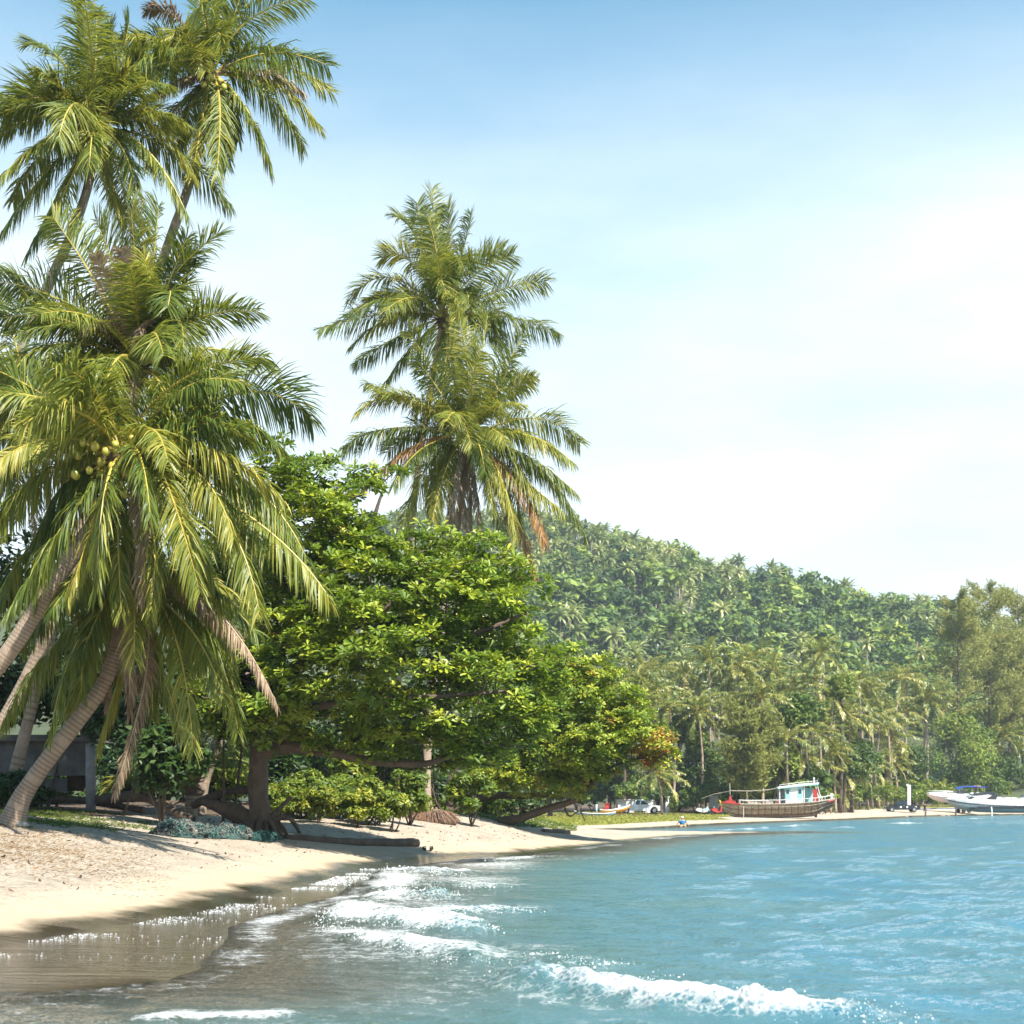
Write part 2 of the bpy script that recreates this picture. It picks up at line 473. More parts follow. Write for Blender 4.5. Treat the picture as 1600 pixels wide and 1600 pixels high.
cell = Y * math.log(420 / 6.5) / 620
Z = np.zeros_like(X)
nw = 56
for k in range(nw):
    lam = float(np.exp(g.uniform(math.log(0.4), math.log(3.8))))
    an = g.normal(math.radians(232), 0.5)
    kx, ky = math.cos(an) * 2 * math.pi / lam, math.sin(an) * 2 * math.pi / lam
    wgt = np.clip((lam / cell - 2.5) / 2, 0, 1)
    ph = kx * X + ky * Y + g.uniform(0, 6.28) + 0.8 * wob(X, Y, 0.25, 40 + k % 5)
    s_ = np.sin(ph)
    Z += wgt * 0.0082 * lam**0.8 * (1.05 if lam < 1.4 else .8) * (s_ + 0.35 * (s_ * s_ - 0.5) * np.sign(1))
Z *= (0.12 + amp) * np.where(S > -.8, .3, 1) * (0.75 + 0.45 * wob(X, Y, 0.18, 60))
foam = np.zeros_like(X); ridge = np.zeros_like(X)
spray = []
for k, (pts, wd, fm, rh) in enumerate(STROKES):
    P = spline(wline(np.array(pts, float)), 60)
    x0, x1, y0, y1 = P[:, 0].min() - 4, P[:, 0].max() + 4, P[:, 1].min() - 6, P[:, 1].max() + 6
    sel = np.nonzero((X > x0) & (X < x1) & (Y > y0) & (Y < y1))
    px_, py_ = X[sel], Y[sel]
    wsc = min(1.0, wd * 1.2)
    qx, qy = px_.copy(), py_.copy()
    px_ = px_ + wsc * (.30 * wob(qx, qy, 1.3, 150 + k) + .14 * wob(qx, qy, 4.0, 151 + k)); py_ = py_ + wsc * (.55 * wob(qx, qy, 1.0, 160 + k) + .2 * wob(qx, qy, 3.5, 161 + k))
    a, b = P[:-1], P[1:]; e = b - a
    t = np.clip(((px_[:, None] - a[:, 0]) * e[:, 0] + (py_[:, None] - a[:, 1]) * e[:, 1]) / (e**2).sum(1), 0, 1)
    dx = px_[:, None] - a[:, 0] - t * e[:, 0]; dy = py_[:, None] - a[:, 1] - t * e[:, 1]
    dd = np.sqrt(dx**2 + dy**2); j = dd.argmin(1); r_ = np.arange(len(j))
    dist = dd[r_, j]; tt = (j + t[r_, j]) / len(a)
    side = np.sign(e[j, 0] * dy[r_, j] - e[j, 1] * dx[r_, j])      # +1 behind (offshore / far side)
    endf = sstep(0, .22, tt) * (1 - sstep(.7, 1.0, tt))
    wv = 0.75 + 0.5 * wob(px_, py_, 1.6, 70 + k)
    lo = dist + 0.22 * wd * wob(px_, py_, 3.5, 90 + k)
    wside = np.where(side > 0, 2.6, 0.8) * wd
    foam[sel] = np.maximum(foam[sel], endf * fm * wv * np.exp(-(np.maximum(lo, 0) / wside)**2))
    prof = np.exp(-(dist / (wd * np.where(side > 0, 1.7, 0.62)))**2)
    rough_ = 1 + 0.30 * wob(px_, py_, 7.0, 33 + k) + 0.22 * wob(px_, py_, 18.0, 34 + k)
    ridge[sel] = np.maximum(ridge[sel], endf * rh * prof * np.clip(0.75 + 0.45 * wob(px_, py_, 1.3, 120 + k), .2, 1.5) * rough_)
    if rh >= .06 and P[:, 1].mean() < 60:
        spray.append((P, wd, rh))
Z += ridge
# lacy foam left behind on the shallow swash and bubbles at its edge
foam = np.maximum(foam, (.55 + .45 * wob(X, Y, 1.4, 67)) * np.exp(-((S + 0.30 + .12 * wob(X, Y, 2.6, 68)) / 0.36)**2) * (Y < 50) * np.where(Y < 14, .8, 1))
foam = np.maximum(foam, (0.42 + .28 * wob(X, Y, .9, 66)) * sstep(-5.5, -2.2, S) * sstep(.3, -1.6, S) * (Y < 55))
Zsea = np.where(S > 0.4, Z * 0.2, Z)

def sea_material():
    m, t, out = new_mat('sea_water')
    pos = geo_pos(t)
    dep = attr(t, 'depth'); fo = attr(t, 'foam')
    # what is seen through the surface: sand in the shallows, cloudy green blue further out
    k = math_(t, 'SUBTRACT', 1.0, math_(t, 'POWER', 2.718, math_(t, 'MULTIPLY', dep, -5.5)))
    mapn = N(t, 'Mapping'); L(t, pos, mapn.inputs[0]); mapn.inputs['Scale'].default_value = (0.10, 0.10, 0.1)
    deepc = ramp(t, k, [(0.15, (0.15, 0.145, 0.115)), (0.5, (0.13, 0.165, 0.15)), (0.85, (0.075, 0.155, 0.17)), (1.0, (0.045, 0.14, 0.195))])
    pt = noise(t, 0.22, 4, .6, pos)
    deepc = mixc(t, math_(t, 'MULTIPLY', ramp(t, pt, [(.38, (0, 0, 0)), (.66, (1, 1, 1))]), .5), deepc, (0.09, 0.15, 0.125))
    df = N(t, 'BsdfDiffuse'); L(t, deepc, df.inputs['Color'])
    tr = N(t, 'BsdfTransparent', Color=(0.86, 0.9, 0.84, 1))
    body = t.nodes.new('ShaderNodeMixShader'); L(t, k, body.inputs[0]); L(t, tr.outputs[0], body.inputs[1]); L(t, df.outputs[0], body.inputs[2])
    # ripples
    mp = N(t, 'Mapping'); L(t, pos, mp.inputs[0]); mp.inputs['Scale'].default_value = (1.0, 1.0, 1.0)
    hgt = math_(t, 'ADD', noise(t, 3.2, 4, .55, mp.outputs[0]), math_(t, 'MULTIPLY', noise(t, 11, 3, .5, mp.outputs[0]), 0.35))
    am = N(t, 'MapRange'); am.inputs['From Min'].default_value = 0.03; am.inputs['From Max'].default_value = 0.35
    am.inputs['To Min'].default_value = 1.0; am.inputs['To Max'].default_value = 1.0; L(t, dep, am.inputs['Value'])
    b = N(t, 'Bump', Distance=0.20); L(t, am.outputs[0], b.inputs['Strength']); L(t, hgt, b.inputs['Height'])
    fr = N(t, 'Fresnel', IOR=1.33); L(t, b.outputs[0], fr.inputs['Normal'])
    gl = N(t, 'BsdfGlossy', Roughness=0.07, Color=(1, 1, 1, 1)); L(t, b.outputs[0], gl.inputs['Normal'])
    wat = t.nodes.new('ShaderNodeMixShader'); L(t, fr.outputs[0], wat.inputs[0]); L(t, body.outputs[0], wat.inputs[1]); L(t, gl.outputs[0], wat.inputs[2])
    # foam
    f1 = noise(t, 5.0, 6, .65, pos); 
    vo = N(t, 'TexVoronoi', Scale=13.0); vo.feature = 'DISTANCE_TO_EDGE'
    wv = N(t, 'Mapping'); L(t, pos, wv.inputs[0]); L(t, wv.outputs[0], vo.inputs['Vector'])
    lace = math_(t, 'SUBTRACT', 0.16, math_(t, 'MULTIPLY', vo.outputs['Distance'], 1.5))
    ff = math_(t, 'ADD', math_(t, 'MULTIPLY', fo, 1.25), math_(t, 'MULTIPLY', math_(t, 'SUBTRACT', f1, .5), 2.0))
    ff = math_(t, 'ADD', ff, lace)
    fm = N(t, 'MapRange'); fm.inputs['From Min'].default_value = 0.55; fm.inputs['From Max'].default_value = 1.25; fm.inputs['To Max'].default_value = 0.93; L(t, ff, fm.inputs['Value'])
    fd = N(t, 'BsdfPrincipled', Roughness=0.6); fd.inputs['Base Color'].default_value = (0.62, 0.64, 0.63, 1)
    fb = N(t, 'Bump', Strength=1.0, Distance=0.09); L(t, noise(t, 14, 5, .65, pos), fb.inputs['Height']); L(t, fb.outputs[0], fd.inputs['Normal'])
    fin = t.nodes.new('ShaderNodeMixShader'); L(t, fm.outputs[0], fin.inputs[0]); L(t, wat.outputs[0], fin.inputs[1]); L(t, fd.outputs[0], fin.inputs[2])
    L(t, fin.outputs[0], out.inputs['Surface'])
    return m
mb = MB(); keep = (S < 1.0).ravel()
mb.add(np.stack([X, Y, Zsea], -1).reshape(-1, 3), grid_faces(*X.shape, keep=keep))
M_SEA = sea_material()
structure(mb.build('sea', M_SEA, None, True, {'depth': depth.ravel() + np.maximum(Zsea.ravel(), 0), 'foam': foam.ravel()}))
mb = MB()     # calm outer water on the right of the bay
op = np.array([(-13,-60),(900,-60),(900,420),(210,420),(3.25,6.5),(-2.87,6.5),(-6.2,14),(-9,4)], float)
mb.add(np.column_stack([op, np.full(8, -.012)]), [list(range(8))])
structure(mb.build('outer_sea', M_SEA, None, True, {'depth': np.full(8, 2.0), 'foam': np.zeros(8)}))
# froth thrown up along the breaking crests
g = R(21); mb = MB()
for P, wd, rh in spray:
    n = int(1100 * rh / .2 * min(1.0, 20 / P[:, 1].mean()))
    i = g.integers(4, 55, n); c = P[i]; e = nrm(P[np.minimum(i + 1, 59)] - P[i - 1])
    nr_ = np.stack([-e[:, 1], e[:, 0]], -1)
    lump = 0.5 + 0.5 * np.sin(i * .7 + rh * 30) * np.sin(i * .23 + 1)
    off = g.normal(0, wd * .36, n) + wd * .15
    x = c[:, 0] + nr_[:, 0] * off + g.normal(0, .12, n); y = c[:, 1] + nr_[:, 1] * off + g.normal(0, .05, n)
    zz = rh * (0.25 + .75 * lump) * np.exp(-(off / (wd * .8))**2) * g.uniform(.3, 1.0, n) + np.abs(g.normal(0, .3, n))**1.8 * rh * lump
    r = g.uniform(.002, .006, n) * (1 + 1.5 * g.random(n)**6) * (P[:, 1].mean() / 16)**.6
    V, Fs = ICO1
    VV = V[None] * (r[:, None, None] * g.uniform(.6, 1.5, (n, 1, 3))) + np.stack([x, y, zz], -1)[:, None]
    FF = Fs[None] + (np.arange(n) * len(V))[:, None, None]
    mb.add(VV.reshape(-1, 3), FF.reshape(-1, 3))
M_FOAM = solid('foam', (0.70, 0.72, 0.71), .5, .05)
stuff(mb.build('foam', M_FOAM, None, True), 'white froth on the small breaking waves', 'foam')

# bubbles stranded on the wet sand
g = R(23); n = 60000
yb = g.uniform(13.4, 40, n); xb = g.uniform(-8, 0, n); sb = shore(xb, yb); wb = edge(xb, yb)
kb = (wb > .05) & (sb < -.03) & (g.random(n) < (np.exp(-((sb + .25) / .35)**2) * .9 + .12) * (wob(xb * .35, yb * 1.8, 1.6, 77) > .05))
xb, yb = xb[kb], yb[kb]; zb_ = height(xb, yb); n = len(xb); V, Fs = ICO1
rb = (.0025 + .009 * g.random(n)**3) * (yb / 20)
VV = V[None] * (rb[:, None, None] * np.array([1.3, 1.3, .5])) + np.stack([xb, yb, zb_ + rb * .2], -1)[:, None]
mb = MB(); mb.add(VV.reshape(-1, 3), (Fs[None] + (np.arange(n) * len(V))[:, None, None]).reshape(-1, 3))
stuff(mb.build('foam_bubbles', M_FOAM, None, True), 'white bubbles stranded along the edge of the wet sand', 'foam')
# ------------------------------------------------------------------ foliage builders
M_FROND = leaf_mat('palm_leaf', [(0.0, (0.045, 0.085, 0.02)), (0.35, (0.11, 0.155, 0.024)), (0.65, (0.245, 0.25, 0.038)), (1.0, (0.48, 0.40, 0.09))], (0.48, 0.48, 0.045), 0.32, 0.45, 0.35, 0.45)
M_RACHIS = solid('palm_midrib', (0.48, 0.38, 0.07), .45, .35, 5)
M_DRY = leaf_mat('dry_palm_leaf', [(0.0, (0.16, 0.10, 0.06)), (0.5, (0.36, 0.27, 0.18)), (1.0, (0.55, 0.46, 0.34))], (0.45, 0.32, 0.16), 0.2, .6, .3, .4)
M_RUST = leaf_mat('rusty_palm_leaf', [(0.0, (0.20, 0.10, 0.04)), (0.5, (0.42, 0.22, 0.07)), (1.0, (0.5, 0.32, 0.12))], (0.45, 0.25, 0.06), 0.25, .5, .3, .4)
M_DRYRIB = solid('dry_midrib', (0.36, 0.27, 0.17), .6, .3, 5)
M_FIBRE = solid('palm_fibre', (0.16, 0.10, 0.055), .9, .5, 20, .01)
M_COCO = solid('coconut_husk', (0.32, 0.34, 0.05), .35, .3, 6, 0, .5, (0.42, 0.33, 0.06))

def trunk_material(name, a, b):
    m, t, out = new_mat(name)
    v = attr(t); pos = geo_pos(t)
    base = ramp(t, noise(t, 3.0, 6, .65, pos), [(0.3, a), (0.7, b)])
    col = mixc(t, math_(t, 'MULTIPLY', v, 0.6), base, tuple(x * .38 for x in a))
    mpn = N(t, 'Mapping'); L(t, pos, mpn.inputs[0]); mpn.inputs['Scale'].default_value = (30, 30, 7)
    st = noise(t, 1.0, 4, .6, mpn.outputs[0])
    col = mixc(t, math_(t, 'MULTIPLY', math_(t, 'GREATER_THAN', st, 0.62), 0.35), col, tuple(x * .45 for x in a))
    p = N(t, 'BsdfPrincipled', Roughness=.85); L(t, col, p.inputs['Base Color'])
    bm = N(t, 'Bump', Distance=0.03, Strength=1.0); L(t, st, bm.inputs['Height']); L(t, bm.outputs[0], p.inputs['Normal'])
    L(t, p.outputs[0], out.inputs['Surface'])
    return m
M_PTRUNK = trunk_material('palm_trunk', (0.25, 0.18, 0.125), (0.40, 0.31, 0.23))
M_BARK = trunk_material('tree_bark', (0.065, 0.046, 0.032), (0.15, 0.108, 0.076))
M_DARKWOOD = trunk_material('driftwood_dark', (0.06, 0.042, 0.03), (0.13, 0.095, 0.065))

def leaflets(mb, P, T, D, ln, wd, hang, mat, a):
    """strips of three segments that bend under their weight; vectorised over leaflets"""
    n = len(P)
    U = np.array([0, .36, .7, 1.0])
    Wp = np.array([.55, 1.0, .8])
    D = nrm(D)
    dirs = D[:, None] * U[None, :, None] + np.array([0, 0, -1.0]) * (hang[:, None] * U[None]**1.9)[..., None]
    # keep the length
    seg = np.diff(dirs, axis=1); sl_ = np.linalg.norm(seg, axis=2).sum(1)
    Q = P[:, None] + dirs * (ln / np.maximum(sl_, 1e-6))[:, None, None]
    tg = nrm(np.gradient(Q, axis=1))
    Wv = T[:, None] - tg * (T[:, None] * tg).sum(2, keepdims=True)
    Wv = nrm(Wv)
    half = (wd[:, None] * Wp[None] / 2)[..., None]
    A_ = Q[:, :3] + Wv[:, :3] * half; B_ = Q[:, :3] - Wv[:, :3] * half
    V = np.concatenate([A_, B_, Q[:, 3:4]], 1)          # 7 per leaflet: a0 a1 a2 b0 b1 b2 tip
    o = (np.arange(n) * 7)[:, None]
    Qd = np.concatenate([o + np.array([0, 1, 4, 3]), o + np.array([1, 2, 5, 4])])
    Tr = o + np.array([2, 6, 5])
    base = mb.n
    mb.add(V.reshape(-1, 3), Qd, mat, np.repeat(a, 7))
    mb.more(base, Tr, mat)
def frond_mb(P0, P1, P2, nl, ll, lw, hang, g, roll=0.0, vee=0.25, sides=5, rad=0.035, rib=True, shade=0.0, twist=0.0):
    """one feather frond along a Bezier curve from P0 to P2"""
    mb = MB()
    P0, P1, P2 = (np.asarray(p, float) for p in (P0, P1, P2))
    def bez(t): t = t[:, None]; return (1-t)**2 * P0 + 2*t*(1-t) * P1 + t*t * P2
    def tan(t): t = t[:, None]; return nrm(2*(1-t) * (P1-P0) + 2*t * (P2-P1))
    Lf = np.linalg.norm(np.diff(bez(np.linspace(0, 1, 20)), axis=0), axis=1).sum()
    if rib:
        tt = np.linspace(0, 0.985, 14)
        add_tube(mb, bez(tt), rad * (1 - tt)**0.8 + 0.006, sides, 1, 0.5)
    t = np.linspace(0.13, 1.0, nl)
    Sref = nrm(np.cross(P2 - P0 + np.array([1e-3, 2e-3, 0]), [0, 0, 1.0]))
    allP, allT, allD, allL, allH, allA = [], [], [], [], [], []
    for sd in (-1, 1):
        ts = np.clip(t + g.normal(0, .25 / nl, nl), .1, 1)
        P = bez(ts); T = tan(ts)
        S_ = Sref - T * (T @ Sref)[:, None]; S_ = nrm(S_)
        Nn = np.cross(S_, T); Nn = np.where(Nn[:, 2:3] < 0, -Nn, Nn) if abs(roll) < 1e-6 else Nn
        ra = roll + twist * ts
        S2 = S_ * np.cos(ra)[:, None] + Nn * np.sin(ra)[:, None]; N2 = np.cross(S2, T); N2 *= np.sign((N2 * Nn).sum(1))[:, None]
        prof = np.sin(np.pi * np.clip((ts - .02) / 1.12, 0, 1))**0.7
        fw = 0.35 + 0.9 * ts**2
        D = sd * S2 + T * fw[:, None] + N2 * vee + g.normal(0, .15, (nl, 3)) + .24 * np.sin(ts * g.uniform(14, 30) + g.uniform(0, 6))[:, None] * nrm(g.normal(size=3))
        # wind-torn bunches
        ln = ll * prof * g.uniform(.82, 1.08, nl) * (1 - .25 * (g.random(nl) < .08))
        allP.append(P); allT.append(T); allD.append(D); allL.append(ln)
        allH.append(hang * g.uniform(.5, 1.6, nl) * (.55 + .6 * prof) * (1 + .45 * np.sin(ts * g.uniform(9, 22) + g.uniform(0, 6))))
        allA.append(np.clip(0.36 + shade + g.normal(0, .12, nl) + .10 * (ts - .5) + .32 * (g.random(nl) < .10), 0, 1))
    P = np.concatenate(allP); n = len(P)
    Tn = nrm(np.concatenate(allT) + g.normal(0, .28, (n, 3)))
    leaflets(mb, P, Tn, np.concatenate(allD), np.concatenate(allL), lw * g.uniform(.8, 1.15, n), np.concatenate(allH), 0, np.concatenate(allA))
    return mb
def palm_trunk_mb(path, r0, r1, bulge=1.5, ring=0.085, sides=14, seed=0):
    path = np.asarray(path, float)
    Lt = np.linalg.norm(np.diff(spline(path, 80), axis=0), axis=1).sum()
    n = int(max(24, Lt / ring * 3)); P = spline(path, n)
    u = np.linspace(0, 1, n); d = u * Lt
    r = r0 + (r1 - r0) * u**0.8 + r0 * (bulge - 1) * np.exp(-d / 0.45)
    gg = R(seed)
    ph = d / ring + 0.3 * np.sin(d * 1.7)
    saw = ph % 1.0
    r = r * (1 + 0.028 * (saw - .5)) * (1 + .02 * np.sin(d * 3.1))
    mb = MB(); b = mb.n; V, Q = tube(P, r, sides)
    a = np.repeat(np.where(saw < .3, 1.0, 0.0), sides)
    mb.add(V, Q, 0, a); cap_fan(mb, b, sides, n)
    return mb
def coconut_mb(c, r, g):
    mb = MB(); V, Fs = ICO2
    V = V.copy(); th = np.arctan2(V[:, 1], V[:, 0])
    V[:, :2] *= (1 + 0.07 * np.cos(3 * th))[:, None] * 0.88; V[:, 2] *= 1.12
    ax = nrm(g.normal(size=3)); 
    M = np.array(Matrix.Rotation(g.uniform(0, .9), 3, Vector(ax)))
    mb.add((V * r) @ M.T + c, Fs); return mb

def palm(name, label, crown, trunk, heroes, seed, Lf=3.6, nfill=14, coconuts=0, nl=74, ll=.72, lw=.05, r0=.17, r1=.11,
         hang=.55, bulge=1.5, fill_el=(70, -25), fill_az=None, dry=2, sides=14, cat='palm tree', skirt=0, group=None, cpx=()):
    """crown: (px, py, d); trunk: [(px, py, d) ...] from base to crown; heroes: (ctrl px, py, tip px, py, depth offset, kind)"""
    g = R(seed)
    C0 = at(*crown); dC = crown[2]
    path = [np.asarray(p, float) if len(p) == 4 else at(*p) for p in trunk]
    path = [p[:3] for p in path] + [C0]
    root = thing(name, label, cat, path[0], group)
    palm_trunk_mb(path, r0, r1, bulge, seed=seed, sides=sides).build('trunk', M_PTRUNK, root, True)
    tdir = nrm(path[-1] - path[-2])
    # fibrous heart where the frond bases meet
    mb = MB()
    for k in range(26):
        az = g.uniform(0, 6.28); e = g.uniform(-.3, 1.0)
        d_ = nrm(np.array([math.cos(az), math.sin(az), e * 1.6])); b_ = C0 - tdir * g.uniform(.0, .5) + d_ * .05
        ln = g.uniform(.25, .6)
        add_tube(mb, [b_, b_ + d_ * ln * .5, b_ + d_ * ln + np.array([0, 0, -.08])], [.05, .04, .008], 5, 0, g.random())
    V, Fs = ICO2
    mb.add(V * np.array([.22, .22, .4]) + C0 - tdir * .15, Fs, 0, .3)
    mb.build('crown_heart', M_FIBRE, root, True)
    fr = []
    for h in heroes:
        cx, cy_, tx, ty, dd = h[:5]; kind = h[5] if len(h) > 5 else 'g'
        fr.append((at(cx, cy_, dC + dd * .5), at(tx, ty, dC + dd), kind, None))
    ga = 2.399963
    for k in range(nfill):
        az = k * ga + g.normal(0, .2) if fill_az is None else g.uniform(*fill_az)
        u = (k + .5) / nfill
        el = math.radians(fill_el[0] + (fill_el[1] - fill_el[0]) * u + g.normal(0, 5))
        l_ = Lf * g.uniform(.85, 1.08)
        hd = np.array([math.cos(az), math.sin(az), 0])
        d0 = hd * math.cos(el) + np.array([0, 0, math.sin(el)])
        el2 = el - math.radians(g.uniform(55, 85) * (1 - .35 * max(0, -el)))
        d1 = hd * math.cos(el2) + np.array([0, 0, math.sin(el2)])
        p1 = C0 + d0 * l_ * .5; p2 = p1 + d1 * l_ * .55
        kind = 'd' if (k >= nfill - dry) else 'g'
        fr.append((p1, p2, kind, el))
    for k in range(skirt):      # dead fronds hanging against the trunk
        az = g.uniform(0, 6.28); hd = np.array([math.cos(az), math.sin(az), 0])
        fr.append((C0 + hd * .7 - np.array([0, 0, .1]), C0 + hd * g.uniform(.5, .9) - np.array([0, 0, Lf * g.uniform(.6, .85)]), 'd', -1))
    for p1, p2, kind, el in fr:
        b0 = C0 + nrm(p1 - C0) * .06 + g.normal(0, .05, 3)
        up = nrm(p1 - C0)[2]
        hg = hang * (0.45 + 1.25 * (1 - max(0, up)))
        vee = 0.35 if up > .3 else 0.05
        sh = g.normal(0, .06) + (0.12 if kind == 'y' else 0) - (.24 if kind == 'k' else 0)  # k kind darkens the leaf colour to stand for a crown's shaded side
        size = np.linalg.norm(p1 - b0) + np.linalg.norm(p2 - p1)
        lf = ll * min(1.1, max(.8, size / Lf)) * (.62 if kind == 'd' else .8 if kind == 'r' else 1)
        m = frond_mb(b0, p1, p2, nl, lf, lw, hg * (1.5 if kind in 'dr' else 1), g, roll=g.normal(0, .45), vee=vee, shade=sh, twist=g.normal(0, .5))
        mats = {'d': [M_DRY, M_DRYRIB], 'r': [M_RUST, M_DRYRIB]}.get(kind, [M_FROND, M_RACHIS])
        o = m.build('frond', mats, root)
        if kind == 'd': o['label'] = 'dry grey-brown frond'
        if kind == 'r': o['label'] = 'rusty orange dying frond'
    for px_, py_ in cpx:
        coconut_mb(at(px_, py_, dC - g.uniform(.45, .8)), g.uniform(.085, .108), g).build('coconut', M_COCO, root, True)
    for k in range(coconuts):
        az = g.uniform(-2.6, .4) if coconuts > 3 else g.uniform(-2.2, -.9)
        rr = g.uniform(.32, .58)
        c = C0 + np.array([math.cos(az) * rr, math.sin(az) * rr, -g.uniform(-.05, .62)])
        coconut_mb(c, g.uniform(.095, .125), g).build('coconut', M_COCO, root, True)
    return root

def leaf_quads(mb, C, Nrm, size, g, a, asp=.5, mat=0):
    """rhombic leaves with a fold: two triangles each"""
    n = len(C)
    rv = g.normal(size=(n, 3)); T = nrm(np.cross(Nrm, rv)); B = np.cross(Nrm, T)
    s = np.broadcast_to(size, (n,))[:, None]
    V = np.stack([C - T * s * .5, C + B * s * asp * .5 - Nrm * s * .08, C + T * s * .5, C - B * s * asp * .5 - Nrm * s * .08], 1)
    o = (np.arange(n) * 4)[:, None]
    mb.add(V.reshape(-1, 3), o + np.array([0, 1, 2, 3]), mat, np.repeat(a, 4))
def crown_mb(c, r, n, size, g, lumps=14, upb=.6, shade=.4, svar=.16, lr=.42, asp=.5, low=-.55):
    """a crown of leaf clumps: leaves on the shells of many sub-blobs"""
    mb = MB(); c = np.asarray(c, float); r = np.asarray(r, float)
    d = nrm(g.normal(size=(lumps * 3, 3))); d = d[d[:, 2] > low][:lumps]
    lc = c + d * r * g.uniform(.45, .82, (len(d), 1)); lrad = lr * g.uniform(.6, 1.15, len(d))
    k = g.integers(0, len(d), n)
    q = nrm(g.normal(size=(n, 3)) + np.array([0, 0, .35]))
    rad = g.uniform(.55, 1.08, n)**.6
    P = lc[k] + q * (rad * lrad[k])[:, None] * r * np.array([1, 1, .8])
    Nn = nrm(q * .7 + np.array([0, 0, upb]) + g.normal(0, .45, (n, 3)))
    a = np.clip(shade + (g.random(len(d)) - .5)[k] * .35 + g.normal(0, svar, n), 0, 1)
    leaf_quads(mb, P, Nn, size * g.uniform(.65, 1.3, n), g, a, asp)
    return mb

# ---------- rosettes of big paddle leaves (sea almond)
M_ALMOND = leaf_mat('almond_leaf', [(0.0, (0.03, 0.07, 0.012)), (0.35, (0.115, 0.185, 0.018)), (0.62, (0.27, 0.33, 0.026)), (0.84, (0.46, 0.46, 0.045)), (0.95, (0.34, 0.26, 0.04)), (1.0, (0.36, 0.09, 0.03))], (0.34, 0.48, 0.03), 0.27, .4, .4, .12)
def rosette_arrays(g, nleaf=9, ln=.23, spread=.9):
    Vs, As = [], []
    for k in range(nleaf):
        az = k * 2.4 + g.normal(0, .2); el = g.uniform(-.25, .85) * spread; l_ = ln * g.uniform(.7, 1.12); w = l_ * g.uniform(.42, .55)
        f = np.array([math.cos(az) * math.cos(el), math.sin(az) * math.cos(el), math.sin(el)])
        s = np.array([-math.sin(az), math.cos(az), 0]); u = np.cross(f, s); u = u if u[2] > 0 else -u
        b = f * .03
        dr = np.array([0, 0, -.12 * l_])
        Vs.append([b, b + f*l_*.45 + s*w*.33 + u*l_*.05, b + f*l_*.86 + s*w*.42 + u*l_*.03 + dr*.6, b + f*l_ + dr, b + f*l_*.86 - s*w*.42 + u*l_*.03 + dr*.6, b + f*l_*.45 - s*w*.33 + u*l_*.05])
        As.append(np.full(6, g.normal(0, .07)))
    V = np.array(Vs).reshape(-1, 3); A = np.concatenate(As)
    o = (np.arange(nleaf) * 6)[:, None]
    Q = np.concatenate([o + np.array([0, 1, 2, 3]), o + np.array([0, 3, 4, 5])])
    return V, Q, A
gro = R(5); ROS = [rosette_arrays(gro, 8, .255, 1.0) for _ in range(6)]
def orient(nv, g):
    n = nrm(nv); x = nrm(np.cross(n, g.normal(size=3))); y = np.cross(n, x)
    return np.stack([x, y, n], 1)
def in_poly(P, poly):
    x, y = P[:, 0], P[:, 1]; ins = np.zeros(len(P), bool); n = len(poly)
    for i in range(n):
        a, b = poly[i], poly[(i + 1) % n]
        if a[1] != b[1]: ins ^= ((a[1] > y) != (b[1] > y)) & (x < (b[0]-a[0]) * (y-a[1]) / (b[1]-a[1]) + a[0])
    return ins
def poly_dist(P, poly):
    best = np.full(len(P), 1e9); n = len(poly)
    for i in range(n):
        a, b = np.array(poly[i], float), np.array(poly[(i + 1) % n], float); e = b - a
        t = np.clip(((P - a) @ e) / (e @ e), 0, 1)
        best = np.minimum(best, np.linalg.norm(P - a - t[:, None] * e, axis=1))
    return best
